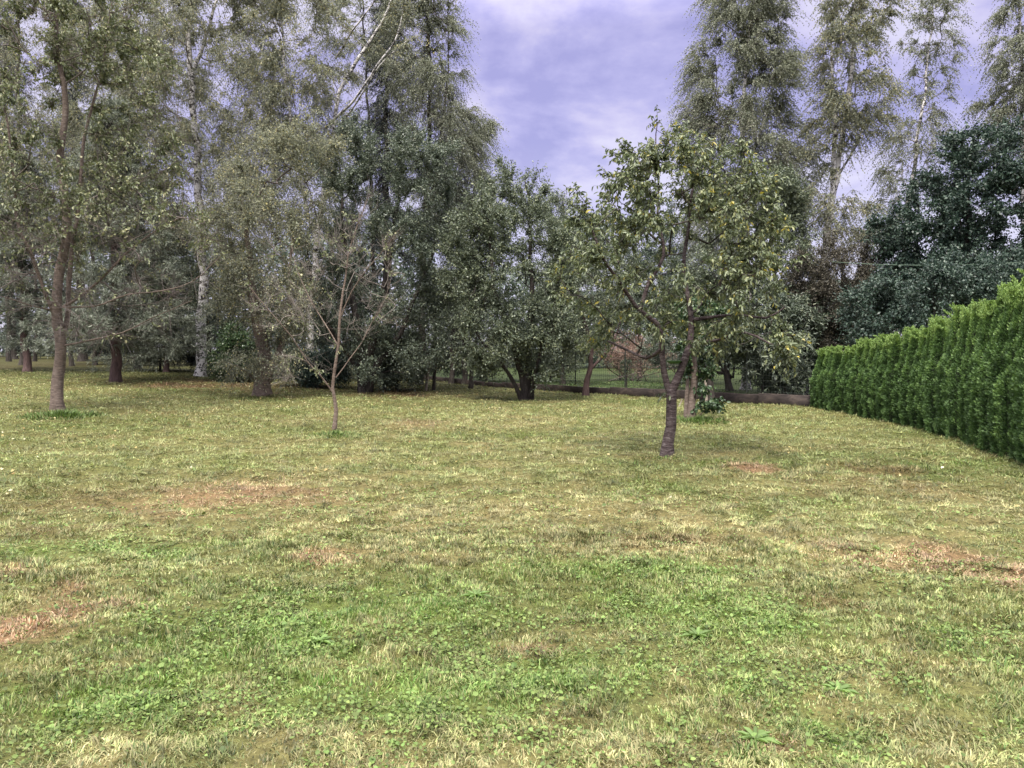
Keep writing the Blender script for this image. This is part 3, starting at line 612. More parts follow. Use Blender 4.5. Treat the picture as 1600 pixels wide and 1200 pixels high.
make_tree('crooked_tree', 'small crooked tree with a level bare bough in front of the back wall', 'tree', (735, 608),
    [([(735, 608), (737, 585), (738, 565), (735, 545), (720, 520), (700, 500)], .085, .02),
     ([(737, 560), (720, 556), (695, 555), (665, 552)], .045, .015), ([(738, 565), (755, 550), (775, 545), (800, 560)], .04, .012), ([(736, 550), (745, 520), (742, 480), (748, 440)], .04, .01)],
    [(720, 480, 60, 45, 0, 1.2), (690, 530, 50, 28, 0, .8), (770, 545, 35, 28, 0, .6), (715, 545, 55, 22, -.2, .5)],
    150, M['lf_mid'], M['bark_dark'], M['bark_dark'], 24, asc=.4, zmin=.6,
    sprays=[dict(n=900, L=.5, nl=0, g=.2, up=.1, wr=.004), dict(n=1500, L=.4, nl=8, g=.2, up=.3, leaf=(.07, .04), zlim=(510, 1.2, .1))], shell=.25)
make_tree('slim_tree', 'slim small tree beside the pale leaning stake', 'tree', (677, 610),
    [([(677, 610), (679, 580), (682, 550), (680, 500), (676, 440)], .06, .015)],
    [(670, 480, 40, 60, 0, 1.0), (655, 550, 35, 35, .3, .8)], 90, M['lf_mid'], M['bark_dark'], M['bark_dark'], 25, asc=.8, zmin=.7,
    sprays=[dict(n=1500, L=.4, nl=8, g=.15, up=.3, leaf=(.07, .04))])
make_tree('leaning_tree', 'leaning apple tree with a brown slanted trunk beside the round bushy tree', 'tree', (915, 618),
    [([(913, 618), (918, 595), (924, 572), (922, 545), (915, 510), (905, 470), (900, 410), (890, 350)], .105, .02),
     ([(923, 577), (938, 560), (952, 545), (965, 520), (975, 480)], .05, .012), ([(922, 560), (905, 545), (890, 520), (880, 480)], .04, .01)],
    [(905, 430, 50, 90, 0, 1.3), (950, 500, 42, 45, 0, .9), (890, 520, 35, 45, 0, .8), (885, 350, 25, 45, 0, .7), (960, 440, 45, 60, .5, 1.0)],
    200, M['lf_mid'], M['bark_pine'], M['bark_dark'], 26, asc=.6, zmin=.7,
    sprays=[dict(n=2600, L=.42, nl=8, g=.15, up=.3, leaf=(.07, .04)), dict(n=600, L=.5, nl=0, wr=.004)])

# ---- ivy covered trunk behind the cherry
T = make_tree('ivy_clad_tree', 'old trunk smothered in dark ivy with leafy sucker at its foot, behind the crooked cherry', 'tree', (1080, 655),
    [([(1080, 655), (1081, 620), (1082, 590), (1084, 550), (1086, 500)], .10, .06), ([(1072, 655), (1072, 620), (1076, 585)], .05, .04), ([(1086, 655), (1102, 640), (1112, 625), (1120, 622)], .012, .004, [-.1, -.2, -.3, -.3])],
    [(1090, 535, 30, 50, 0, .5), (1092, 590, 22, 22, 0, .35), (1106, 636, 20, 14, -.2, .3), (1090, 490, 38, 30, 0, .7)],
    110, M['lf_ivy'], M['bark_grey'], M['bark_dark'], 31, asc=.2, zmin=.1,
    sprays=[dict(n=1150, L=.20, nl=7, g=.2, up=.1, leaf=(.075, .065), hang=.5, six=True)], crown='ivy_leaves')

# ---- birches
BSP = lambda n, L=1.0, nl=14, leaf=(.062, .042), g=.9: [dict(n=n, L=L, nl=nl, g=g, up=.35, leaf=leaf, hang=.5, wr=.0018, spread=.6, upn=.4)]
def birch(label, base, stems, ells, ntips, n, seed, mat='lf_birch', Y=None, **k):
    kk = dict(dens=1.9, asc=1.0, zmin=2.5, w=.6, shell=.2, rt=.006, group='birches around the garden'); sp = dict(L=1.0, nl=19, leaf=(.062, .042), g=.9)
    for q_ in list(k):
        if q_ in sp: sp[q_] = k.pop(q_)
    bk = k.pop('bk', 'bark_birch'); kk.update(k)
    return make_tree('birch_tree', label, 'tree', base, stems, ells, ntips, M[mat], M[bk], M['bark_birch_top'], seed, sprays=BSP(int(n*.8), **sp), Y=Y, **kk)
birch('large birch with a patchy black and white trunk, nearest of the left wood', (313, 588),
      [([(313, 588), (314, 540), (316, 480), (318, 420), (312, 330), (308, 250), (302, 170), (296, 90), (300, -40), (310, -160)], .21, .04),
       ([(302, 120), (320, 60), (345, -20), (360, -120)], .08, .02, [0, .2, .5, .7]), ([(316, 400), (350, 340), (385, 260), (420, 160)], .06, .012, [0, .3, .6, .8])],
      [(330, 150, 130, 190, 0, 3), (300, 330, 100, 100, 0, 2.2), (400, 250, 70, 110, .3, 2), (340, -60, 130, 120, 0, 3), (230, 230, 60, 120, 0, 1.6), (250, 60, 90, 140, 0, 2)], 420, 7600, 41)
birch('birch with long pale bare boughs fanning across the dark spruce', (480, 590),
      [([(480, 590), (485, 520), (490, 440), (500, 340), (515, 240), (530, 150), (560, 90), (600, 30), (625, -50)], .15, .035),
       ([(508, 200), (545, 165), (585, 110), (620, 55), (635, -20)], .05, .02, [0, -1.2, -2, -2.4, -2.6]),
       ([(530, 200), (570, 140), (600, 95), (640, 60)], .035, .015, [-.3, -1.6, -2.4, -2.8]), ([(525, 90), (550, 50), (580, 10), (600, -30)], .04, .02, [-.5, -1.5, -2, -2.2]),
       ([(495, 390), (470, 280), (450, 160), (440, 40), (430, -80)], .08, .02, [0, .5, .8, 1, 1.2])],
      [(460, 110, 85, 170, 0, 2.5), (440, 280, 75, 90, 0, 2), (500, 200, 50, 110, 1, 2), (440, -60, 100, 100, 0, 2.5)], 300, 4400, 42, Y=29)
birch('tall grey green birch whose crown edges the open sky on the left', (655, 600),
      [([(655, 600), (660, 500), (662, 380), (668, 260), (672, 140), (668, 20), (660, -80)], .16, .03), ([(664, 300), (690, 200), (700, 100), (700, 0)], .06, .012, [0, -.2, -.4, -.5])],
      [(675, 60, 55, 150, 0, 2.2), (690, 180, 55, 80, 0, 2.0), (640, 20, 50, 120, 0, 2), (715, 200, 42, 50, 0, 1.2), (690, 270, 50, 50, 0, 1.4)], 260, 4300, 43, mat='lf_birchg', bk='bark_dark', Y=31)
birch('slighter birch low beside the open sky, its drooping tips reaching furthest right', (725, 600),
      [([(725, 600), (728, 500), (735, 400), (740, 300), (742, 220), (745, 190)], .11, .015)],
      [(735, 270, 34, 80, 0, 1.4), (752, 210, 20, 30, 0, .7), (700, 320, 45, 70, 0, 1.4)], 120, 1700, 44, mat='lf_birchg', bk='bark_dark', Y=33, L=.8)
birch('birch behind the left cherry with dark lower trunk, between the pines', (215, 585),
      [([(215, 585), (216, 480), (212, 360), (205, 240), (200, 120), (205, 0), (210, -100)], .14, .03)],
      [(195, 100, 90, 190, 0, 2.4), (180, 270, 80, 100, 0, 2), (280, 150, 70, 150, 0, 2)], 260, 4200, 45, Y=35, bk='bark_dark')
birch('slender birch at the far left edge behind the left cherry', (35, 580),
      [([(35, 580), (36, 480), (30, 360), (32, 240), (28, 120), (30, 0), (20, -100)], .13, .03)],
      [(20, 80, 80, 190, 0, 2.2), (60, 240, 70, 110, 0, 1.8)], 190, 2400, 46, Y=36, bk='bark_dark')
birch('birch filling the gap between the bare bough birch and the sky edge birch', (590, 600),
      [([(590, 600), (585, 450), (580, 300), (575, 180), (570, 60), (560, -60)], .13, .02)],
      [(550, 40, 60, 80, 0, 1.8), (600, 210, 60, 60, 0, 1.6)], 120, 1300, 47, Y=37, bk='bark_dark', mat='lf_birchg')
# right side birches
birch('wide grey green birch with dense hanging crown, right of the open sky', (1165, 610),
      [([(1165, 610), (1168, 500), (1165, 400), (1160, 300), (1160, 200), (1165, 100), (1175, 10), (1180, -40)], .18, .03), ([(1164, 280), (1190, 200), (1210, 120), (1215, 50)], .06, .012)],
      [(1160, 110, 75, 120, 0, 2.3), (1200, 60, 48, 80, 0, 1.4), (1170, 250, 80, 90, 0, 2.2), (1100, 200, 40, 80, 0, 1.2), (1230, 260, 40, 90, 0, 1.3), (1130, 330, 60, 70, 0, 1.6), (1172, -10, 68, 70, 0, 2)], 460, 7600, 51, mat='lf_birchg', Y=30)
birch('birch with a white forked leaning trunk above the far end of the hedge', (1268, 600),
      [([(1268, 610), (1272, 560), (1278, 500), (1285, 440), (1292, 380), (1298, 320), (1308, 270), (1318, 200), (1330, 120), (1335, 20), (1340, -60)], .19, .03),
       ([(1298, 330), (1302, 270), (1305, 190), (1300, 100), (1298, 10)], .09, .015, [0, -.2, -.3, -.3, -.2]), ([(1300, 290), (1330, 240), (1360, 180), (1385, 130)], .05, .01, [0, .2, .4, .5])],
      [(1325, 80, 55, 110, 0, 1.8), (1345, 170, 50, 60, 0, 1.4), (1300, 190, 30, 80, 0, 1.1), (1330, 350, 45, 50, 0, 1.2), (1270, 330, 28, 60, 0, .9), (1335, -10, 66, 80, 0, 1.8)], 270, 2900, 52, Y=27, L=.8)
birch('thin airy birch seen against the sky, second from the right edge', (1400, 600),
      [([(1400, 600), (1405, 500), (1412, 400), (1420, 320), (1432, 230), (1445, 140), (1455, 40), (1460, -20)], .13, .02)],
      [(1455, 90, 42, 100, 0, 1.4), (1440, 230, 52, 80, 0, 1.5), (1395, 310, 32, 60, 0, 1.), (1462, 20, 42, 70, 0, 1.3)], 240, 1700, 53, mat='lf_birchg', Y=30, L=.7, nl=13)
birch('birch at the right edge of the photo with pale crown above the dark oak', (1600, 600),
      [([(1600, 600), (1602, 450), (1600, 300), (1598, 180), (1595, 80), (1590, -30)], .15, .02)],
      [(1580, 110, 42, 100, 0, 1.5), (1610, 60, 50, 90, 0, 1.5), (1600, 220, 50, 60, 0, 1.4), (1640, 150, 50, 120, 0, 1.5)], 220, 2600, 54, mat='lf_birchg', Y=28, L=.8)

# ---- oak and dark trees behind the hedge
def bushy(name, label, base, ells, ntips, n, mat, seed, Y=None, stems=None, cat='tree', leaf=(.075, .045), L=.5, nl=9, asc=.7, r=.14, barkm='bark_dark', group=None, up=.25, six=False):
    cx = base[0]; top = min(e[1]-.4*e[3] for e in ells)
    if stems is None:
        mx_ = sum(e[0] for e in ells)/len(ells)
        stems = [([(cx, base[1]), (cx+.15*(mx_-cx), base[1]*.7+top*.3), (cx+.6*(mx_-cx), base[1]*.35+top*.65), (mx_, top)], r, .02)]
        for j, e_ in enumerate(ells[:3]):
            stems.append(([(cx, base[1]*.85+top*.15), ((cx+e_[0])/2, (base[1]*.7+e_[1]*.3)), (e_[0], e_[1])], r*.45, .015))
    return make_tree(name, label, cat, base, stems, ells, ntips, M[mat], M[barkm], M['bark_dark'], seed, asc=asc, zmin=.4, Y=Y,
                     sprays=[dict(n=n, L=L, nl=nl, g=.12, up=up, leaf=leaf, hang=.2, six=six)], shell=.25, group=group, dens=1.9)
bushy('oak_tree', 'dark blue green oak standing behind the thuja hedge at the right', (1500, 600),
      [(1500, 280, 70, 70, 0, 1.6), (1560, 330, 80, 80, 0, 1.8), (1430, 360, 60, 50, 0, 1.4), (1500, 400, 100, 60, 0, 2), (1530, 230, 40, 35, 0, 1.), (1600, 250, 40, 60, 0, 1.2), (1590, 430, 70, 60, -.5, 1.5), (1440, 430, 60, 50, -.5, 1.3)],
      330, 5200, 'lf_oak', 61, Y=24, leaf=(.10, .06), nl=9, r=.2)
bushy('hazel_shrub', 'dark shrub with grey green leaves just above the middle of the hedge', (1450, 605),
      [(1430, 470, 70, 45, 0, 1.3), (1500, 450, 60, 45, 0, 1.3), (1370, 500, 50, 45, 0, 1.), (1560, 450, 60, 50, 0, 1.2)], 170, 2500, 'lf_oak', 62, Y=20.5, leaf=(.085, .045), cat='shrub', r=.08)
bushy('red_shrub', 'reddish brown thin leaved shrub between the forked birch and the hedge', (1330, 610),
      [(1320, 430, 55, 60, 0, 1.2), (1300, 500, 45, 60, 0, 1.), (1365, 460, 55, 60, 0, 1.1), (1270, 440, 40, 60, 0, 1.1)], 220, 3600, 'lf_red', 63, Y=25, leaf=(.06, .035), cat='shrub', r=.08)
bushy('alder_tree', 'mid green alder right behind the crooked cherry, against the wide birch', (1225, 615),
      [(1220, 400, 55, 70, 0, 1.4), (1250, 470, 40, 60, 0, 1.1), (1180, 480, 50, 60, 0, 1.2), (1215, 320, 45, 50, 0, 1.2), (1130, 440, 60, 80, 1, 1.4)], 260, 4200, 'lf_mid', 64, Y=26)
bushy('elder_shrub', 'shrub with long grey leaves hanging over the back wall beside the hedge', (1190, 622),
      [(1190, 560, 45, 32, 0, .7), (1235, 555, 32, 40, 0, .6), (1160, 520, 40, 35, 0, .8), (1215, 590, 28, 20, 0, .5), (1240, 500, 35, 40, .5, .8)], 130, 1100, 'lf_dark', 65, Y=23.6, leaf=(.14, .04), cat='shrub', r=.05, six=True)
bushy('elder_shrub', 'low dark shrub behind the back wall at the foot of the forked birch', (1300, 612),
      [(1290, 540, 45, 50, 0, .8), (1340, 520, 50, 60, 0, .9), (1250, 560, 40, 50, 0, .8)], 120, 2200, 'lf_oak', 66, Y=26, cat='shrub', r=.05)
bushy('maple_tree', 'dark tree in the shade behind the crooked cherry and the ivy trunk', (1140, 612),
      [(1110, 480, 60, 60, 0, 1.3), (1050, 460, 55, 60, 0, 1.3), (1150, 540, 40, 35, 0, 1.0)], 160, 2400, 'lf_dark', 67, Y=29)
bushy('far_tree', 'pale grey green tree far behind the middle of the back wall', (1000, 598),
      [(990, 420, 80, 90, 0, 2.2), (930, 400, 60, 80, 0, 2), (1050, 380, 60, 80, 0, 2)], 200, 2500, 'far', 68, Y=42, leaf=(.11, .07), L=.7)
T = Tree(69); b0 = np.array([at(975, 590, 39)[0], 39, zg(at(975, 590, 39)[0], 39)]); T.base_z = b0[2]
root = empty('bare_shrub', b0, 'pinkish brown twiggy bush beyond the neighbour lawn, framed under the cherry boughs', 'shrub')
for k in range(16): T.stem([b0+[T.rng.normal(0, .5), T.rng.normal(0, .5), 0], b0+[T.rng.normal(0, 1.0), T.rng.normal(0, .6), 1.0], b0+[T.rng.normal(0, 1.8), T.rng.normal(0, .9), 2.1]], .02, .008)
a1, a2 = Acc(), Acc(); T.wood(a1, a2); P0, T0 = T.outer(1800, .2); T.sprays(a2, None, P0, T0, .5, 4, g=0, up=.4, leaf=(.30, .02), hang=0)
a1.build('stems', M['twig'], root, off=b0); a2.build('twigs', M['rust_twig'], root, off=b0)

# ---- conifers of the left wood
def conifer(name, label, bx, by, Y, h, r0, nb, n, mat, seed, wid, z0=.15, droop=.25, leaf=(.09, .012), nl=10, L=.45, barkm='bark_pine', group=None, cone=True, wr=.002, spread=.5):
    rng = np.random.default_rng(seed); p = at(bx, by, Y); b0 = np.array([p[0], Y, zg(p[0], Y)]); T = Tree(seed); T.base_z = b0[2]
    root = empty(name, b0, label, 'tree', group)
    T.stem([b0-[0, 0, .08], b0+[rng.normal(0, .1), 0, h*.5], b0+[rng.normal(0, .2), 0, h]], r0, .02)
    for k in range(nb):
        u = z0+(1-z0)*rng.random()**.9; z = h*u; a = rng.uniform(0, 6.28); ln = wid*((1-u)/(1-z0)*.9+.1 if cone else (1-.4*abs(u-.6)))*rng.uniform(.7, 1.1)
        t = np.linspace(0, 1, 7)[:, None]; d = np.array([math.cos(a), math.sin(a), 0])
        ax = T.br[0]['P']; s0 = ax[min(len(ax)-1, int(u*(len(ax)-1)))]
        P = s0+d*ln*t+np.array([0, 0, 1])*(-droop*ln*t**1.5+.10*ln*t**4)+rng.normal(0, .02, (7, 3)); T._add(P, 0, int(u*(len(ax)-1)), None, None, False)
    aS, aB, aL = Acc(), Acc(), Acc(); T.wood(aS, aB, .012, .3)
    P0, T0 = T.outer(n, .97, 3); T.sprays(aL, aB, P0, T0, L, nl, g=droop, up=0, spread=spread, leaf=leaf, hang=.1, wr=wr, alpha=.45, upn=.5)
    aS.build('trunk', M[barkm], root, True, b0); aB.build('branches', M['bark_dark'], root, False, b0); aL.build('needles', M[mat], root, False, b0)
conifer('spruce_tree', 'tall dark spruce behind the pale bare boughs, left of the open sky', 605, 600, 36, 19, .22, 190, 5200, 'spruce', 71, 2.3, z0=.25, droop=.5, leaf=(.16, .035), nl=9, L=.6, barkm='bark_dark')
conifer('spruce_tree', 'tall dark spruce behind the crown of the left cherry', 130, 580, 42, 20, .25, 160, 3600, 'spruce', 72, 2.6, z0=.3, droop=.5, leaf=(.17, .035), nl=9, L=.6, barkm='bark_dark')
conifer('spruce_tree', 'dark spruce top showing in the upper left corner', 20, 580, 44, 20, .25, 130, 2600, 'spruce', 73, 2.4, z0=.45, droop=.5, leaf=(.17, .035), nl=9, L=.6, barkm='bark_dark')
conifer('pine_tree', 'pine with smooth purple brown trunk and low boughs, right of the tall left tree', 181, 585, 26.5, 9.5, .18, 150, 16000, 'needle', 74, 3.2, z0=.15, droop=.12, leaf=(.13, .021), nl=12, L=.35, spread=.8)
conifer('pine_tree', 'pine with low grey green boughs spreading at the far left edge', 42, 562, 31, 8.5, .15, 120, 10500, 'needle', 75, 3.6, z0=.12, droop=.12, leaf=(.14, .022), nl=12, L=.4, spread=.8)
conifer('pine_tree', 'small pine behind the large birch with boughs close to the ground', 260, 572, 33, 7, .12, 120, 7500, 'needle', 76, 2.8, z0=.08, droop=.2, leaf=(.14, .022), nl=12, L=.4, spread=.8)

# bare dark trunks deeper in the wood
for k, (px, Y, r_, lab) in enumerate([(14, 40, .12, 'leftmost dark bare trunk in the wood behind the left cherry'), (34, 39, .11, 'second dark bare trunk from the left edge in the wood'),
                                      (54, 41, .10, 'third dark bare trunk from the left edge in the wood'), (112, 36, .10, 'leaning dark trunk low in the wood between the left cherry and the purple pine'),
                                      (148, 37, .10, 'dark trunk just left of the purple brown pine trunk')]):
    p = at(px, 560, Y); b0 = np.array([p[0], Y, zg(p[0], Y)]); rng = np.random.default_rng(200+k); T = Tree(200+k); T.base_z = b0[2]
    root = empty('forest_tree', b0, lab, 'tree', 'dark bare trunks deep in the left wood')
    T.stem([b0-[0, 0, .1], b0+[rng.normal(0, .15), 0, 3], b0+[rng.normal(0, .3), 0, 7], b0+[rng.normal(0, .5), 0, 12]], r_, .04)
    for j in range(26):
        z = rng.uniform(1.2, 12); a = rng.uniform(0, 6.28); ln = rng.uniform(.5, 1.8); t = np.linspace(0, 1, 5)[:, None]; ax = T.br[0]['P']; i_ = int(z/12*(len(ax)-1))
        T._add(ax[i_]+np.array([math.cos(a), math.sin(a), .1])*ln*t+np.array([0, 0, -.3])*ln*t**2, 0, i_, None, None, False)
    a1, a2 = Acc(), Acc(); T.wood(a1, a2, .012, .3); P0, T0 = T.outer(160, .9); T.sprays(a2, a2, P0, T0, .5, 0)
    a1.build('trunk', M['bark_dark'], root, True, b0); a2.build('branches', M['bark_dark'], root, False, b0)

# undergrowth at the wood's edge
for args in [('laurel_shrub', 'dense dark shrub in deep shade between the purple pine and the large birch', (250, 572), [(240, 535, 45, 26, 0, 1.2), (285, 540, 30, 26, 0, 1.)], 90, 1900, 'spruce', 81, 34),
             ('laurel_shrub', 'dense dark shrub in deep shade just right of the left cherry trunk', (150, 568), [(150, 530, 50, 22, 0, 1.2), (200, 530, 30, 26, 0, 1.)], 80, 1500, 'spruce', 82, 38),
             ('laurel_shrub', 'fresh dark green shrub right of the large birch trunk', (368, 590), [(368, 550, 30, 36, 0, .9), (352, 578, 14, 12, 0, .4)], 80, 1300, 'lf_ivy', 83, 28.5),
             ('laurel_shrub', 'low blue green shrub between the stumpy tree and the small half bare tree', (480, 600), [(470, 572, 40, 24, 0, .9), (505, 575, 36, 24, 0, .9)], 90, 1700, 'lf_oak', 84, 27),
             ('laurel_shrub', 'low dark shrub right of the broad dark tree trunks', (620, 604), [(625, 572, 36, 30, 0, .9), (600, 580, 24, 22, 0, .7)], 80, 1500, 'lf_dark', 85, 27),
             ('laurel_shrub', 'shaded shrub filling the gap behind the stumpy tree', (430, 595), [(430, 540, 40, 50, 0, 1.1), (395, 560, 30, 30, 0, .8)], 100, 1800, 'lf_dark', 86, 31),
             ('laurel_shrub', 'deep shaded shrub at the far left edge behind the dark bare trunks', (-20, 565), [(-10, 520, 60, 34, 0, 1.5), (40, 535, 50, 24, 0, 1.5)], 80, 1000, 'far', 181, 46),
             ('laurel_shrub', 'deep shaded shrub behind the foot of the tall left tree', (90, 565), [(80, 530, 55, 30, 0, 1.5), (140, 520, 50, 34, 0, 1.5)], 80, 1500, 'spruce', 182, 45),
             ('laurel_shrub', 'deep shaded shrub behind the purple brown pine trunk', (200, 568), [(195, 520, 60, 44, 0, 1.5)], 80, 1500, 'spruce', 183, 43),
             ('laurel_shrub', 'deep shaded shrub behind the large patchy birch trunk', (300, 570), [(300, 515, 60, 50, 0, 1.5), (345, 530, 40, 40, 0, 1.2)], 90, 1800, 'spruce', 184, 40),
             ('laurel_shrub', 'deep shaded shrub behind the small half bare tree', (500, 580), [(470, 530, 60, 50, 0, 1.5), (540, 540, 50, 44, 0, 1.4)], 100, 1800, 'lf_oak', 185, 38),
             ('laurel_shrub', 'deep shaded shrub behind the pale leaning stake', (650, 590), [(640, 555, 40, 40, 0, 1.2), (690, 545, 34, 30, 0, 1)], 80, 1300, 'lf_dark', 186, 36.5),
             ('hawthorn_shrub', 'grey green shrub beyond the wall behind the small crooked tree', (760, 598), [(745, 555, 45, 34, 0, 1.2), (700, 560, 34, 26, 0, .9), (790, 550, 34, 34, 0, 1)], 110, 1700, 'lf_dark', 187, 37),
             ('hawthorn_shrub', 'grey green shrub beyond the wall behind the round bushy tree', (860, 598), [(850, 545, 40, 30, 0, 1.2), (885, 552, 30, 22, 0, .9)], 80, 1200, 'lf_mid', 188, 38),
             ('hawthorn_shrub', 'shrub beyond the wall right behind the crooked cherry trunk', (1060, 600), [(1050, 545, 45, 32, 0, 1.2), (1100, 560, 40, 34, 0, 1)], 90, 1300, 'lf_dark', 189, 36),
             ('hawthorn', 'tall dark tree filling the wood behind the broad dark tree', (540, 598), [(520, 430, 60, 110, 0, 2), (560, 500, 70, 70, 0, 2), (478, 510, 46, 60, -4.6, 1.2)], 210, 3400, 'lf_dark', 87, 33),
             ('hawthorn', 'mid green tree between the broad dark tree and the round bushy tree', (705, 600), [(705, 360, 45, 80, 0, 1.6), (715, 460, 50, 70, 0, 1.6), (770, 330, 34, 50, 0, 1.2)], 160, 2600, 'lf_mid', 88, 33),
             ('hawthorn', 'leafy tree beyond the wall between the round bushy tree and the leaning apple tree', (880, 598), [(880, 440, 50, 90, 0, 1.6), (900, 520, 40, 50, 0, 1.2), (860, 330, 24, 40, 0, 1.)], 150, 2200, 'lf_mid', 89, 34),
             ('hawthorn', 'shaded tree behind the large birch in the left wood', (330, 585), [(300, 420, 70, 90, 0, 2), (360, 490, 60, 60, 0, 1.8), (250, 440, 50, 70, 0, 1.8)], 190, 2600, 'lf_mid', 90, 33)]:
    n_, lab, base, el, nt_, nn, mt, sd, Y = args
    bushy(n_, lab, base, el, nt_, nn, mt, sd, Y=Y, cat='shrub' if 'shrub' in n_ else 'tree', r=.05 if 'shrub' in n_ else .11, group='shrubs at the edge of the wood' if 'shrub' in n_ else None)

# far-off wood as one mass behind everything
rf = np.random.default_rng(91); n = 90000
th = rf.uniform(-1.05, 1.05, n); Dd = 62+6*rf.random(n); x = Dd*np.sin(th); y = Dd*np.cos(th)
top = 5.0+3.5*fbm(th*9, th*0, 95, 3)+2.5*(th < -.1); zz = hbase(x, y)+top*rf.random(n)**.8
B = np.stack([x, y, zz], -1); V, Fc = leafquads(B, norm(rf.normal(0, 1, (n, 3))), norm(rf.normal(0, 1, (n, 3))+[0, -.6, .5]), rf.uniform(.25, .5, n), rf.uniform(.16, .3, n), .2)
tag(link('far_wood', mk('far_wood', V, Fc, attr=np.clip(fbm(th*60, zz*.7, 99, 2)+rf.normal(0, .15, n), 0, 1)), M['far']), 'far wood closing the view behind the gardens', 'wood', kind='stuff')

# ------------------------------------------------------------ thuja hedge
HT = 2.5                                            # prototypes are 2.5 m tall
def tprof(u): return .27*(.80+.20*np.sin(np.clip(u*1.5, 0, 1)*np.pi))*np.clip((1.01-u)/.46, 0, 1)**.68
protos = []
for sd in range(6):
    rng = np.random.default_rng(sd+1); n = 15000
    u = rng.random(n)**.92*.99; a = rng.uniform(0, 2*np.pi, n)
    lob = fbm(a*1.6+sd*7, u*15, sd, 2); lob2 = fbm(a*3.2+sd*5, u*34, sd+40, 2)
    rel = (.80+.42*(lob-.5)+.30*(lob2-.5)+.12*np.sin(a*4+sd+1.5*np.sin(u*7)))
    r = tprof(u)*rel*1.12*rng.uniform(.86, 1.05, n)
    B = np.stack([r*np.cos(a), r*np.sin(a), u*HT], -1)
    out_ = np.stack([np.cos(a), np.sin(a), 0*a], -1); tn = np.stack([-np.sin(a), np.cos(a), 0*a], -1)
    A = norm(out_*rng.uniform(.4, 1.1, n)[:, None]+tn*rng.normal(0, .5, n)[:, None]+np.array([0, 0, 1.])*rng.uniform(.1, 1.0, n)[:, None]+np.array([0, 0, .7])*(u**3)[:, None])
    Nn = norm(tn*rng.normal(0, 1, n)[:, None]+out_*.4+rng.normal(0, .45, (n, 3)))
    L = rng.uniform(.025, .055, n); Wd = L*rng.uniform(.3, .55, n)
    tint = np.clip(.27+.17*u+(rel-.8)*1.1+rng.normal(0, .11, n)+.42*np.clip((u-.80)/.2, 0, 1), 0, 1)  # tint lifted low down to offset shade on the face; recessed sprays coloured darker
    m_ = 900; ls = []                      # feathery young leaders on top
    for k in range(9):
        rr = .13*rng.random()**.6; a0 = rng.uniform(0, 6.28); c0 = np.array([rr*math.cos(a0), rr*math.sin(a0), HT*(.93-.35*rr)]); hh = rng.uniform(.12, .30); t = rng.random(100); lean = rng.normal(0, .10, 2)
        P = c0+np.stack([rng.normal(0, 1, 100)*.022*(1.2-t)+lean[0]*t, rng.normal(0, 1, 100)*.022*(1.2-t)+lean[1]*t, t*hh], -1)
        ls.append((P, norm(np.stack([rng.normal(0, .5, 100), rng.normal(0, .5, 100), np.ones(100)], -1))))
    B3 = np.concatenate([p_ for p_, _ in ls]); A3 = np.concatenate([q_ for _, q_ in ls]); N3 = norm(rng.normal(0, 1, B3.shape))
    V, Fc = leafquads(np.concatenate([B, B3]), np.concatenate([A, A3]), np.concatenate([Nn, N3]), np.concatenate([L, rng.uniform(.03, .06, len(B3))]), np.concatenate([Wd, rng.uniform(.010, .018, len(B3))]), .1)
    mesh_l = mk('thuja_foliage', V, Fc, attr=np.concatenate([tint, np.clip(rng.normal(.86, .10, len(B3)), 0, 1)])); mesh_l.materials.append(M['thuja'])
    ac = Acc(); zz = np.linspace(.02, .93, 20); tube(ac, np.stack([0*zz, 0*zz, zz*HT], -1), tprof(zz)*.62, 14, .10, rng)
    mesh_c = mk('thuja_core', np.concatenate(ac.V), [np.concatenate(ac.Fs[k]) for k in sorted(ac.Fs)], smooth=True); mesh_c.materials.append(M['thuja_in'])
    protos.append((mesh_l, mesh_c))
ORD = ['first', 'second', 'third', 'fourth', 'fifth', 'sixth', 'seventh', 'eighth', 'ninth', 'tenth', 'eleventh', 'twelfth', 'thirteenth', 'fourteenth', 'fifteenth', 'sixteenth', 'seventeenth', 'eighteenth', 'nineteenth', 'twentieth',
       'twenty-first', 'twenty-second', 'twenty-third', 'twenty-fourth', 'twenty-fifth', 'twenty-sixth', 'twenty-seventh', 'twenty-eighth', 'twenty-ninth', 'thirtieth', 'thirty-first', 'thirty-second', 'thirty-third', 'thirty-fourth']
ys = []; yv = 21.3
while yv > 9.0: ys.append(yv); yv -= .365
rh = np.random.default_rng(77); r2 = random.Random(4)
for k, yv in enumerate(ys):
    xv = HX(yv)+.28+rh.normal(0, .025); hh = float(np.interp(yv, [9, 10.5, 13, 16, 21.5], [2.82, 2.72, 2.45, 2.06, 1.52]))*rh.uniform(.965, 1.04)
    root = empty('thuja', (xv, yv, zg(xv, yv)), 'bright green columnar thuja of the right hedge, %s from its far end' % ORD[k], 'thuja', 'thujas forming the hedge')
    root.rotation_euler = (rh.normal(0, .02), rh.normal(0, .02), r2.uniform(0, 6.28)); sc = rh.uniform(.95, 1.12); root.scale = (sc, sc, hh/HT)
    ml, mc = protos[r2.randrange(6)]
    link('foliage', ml, None, root); link('stem_core', mc, None, root)

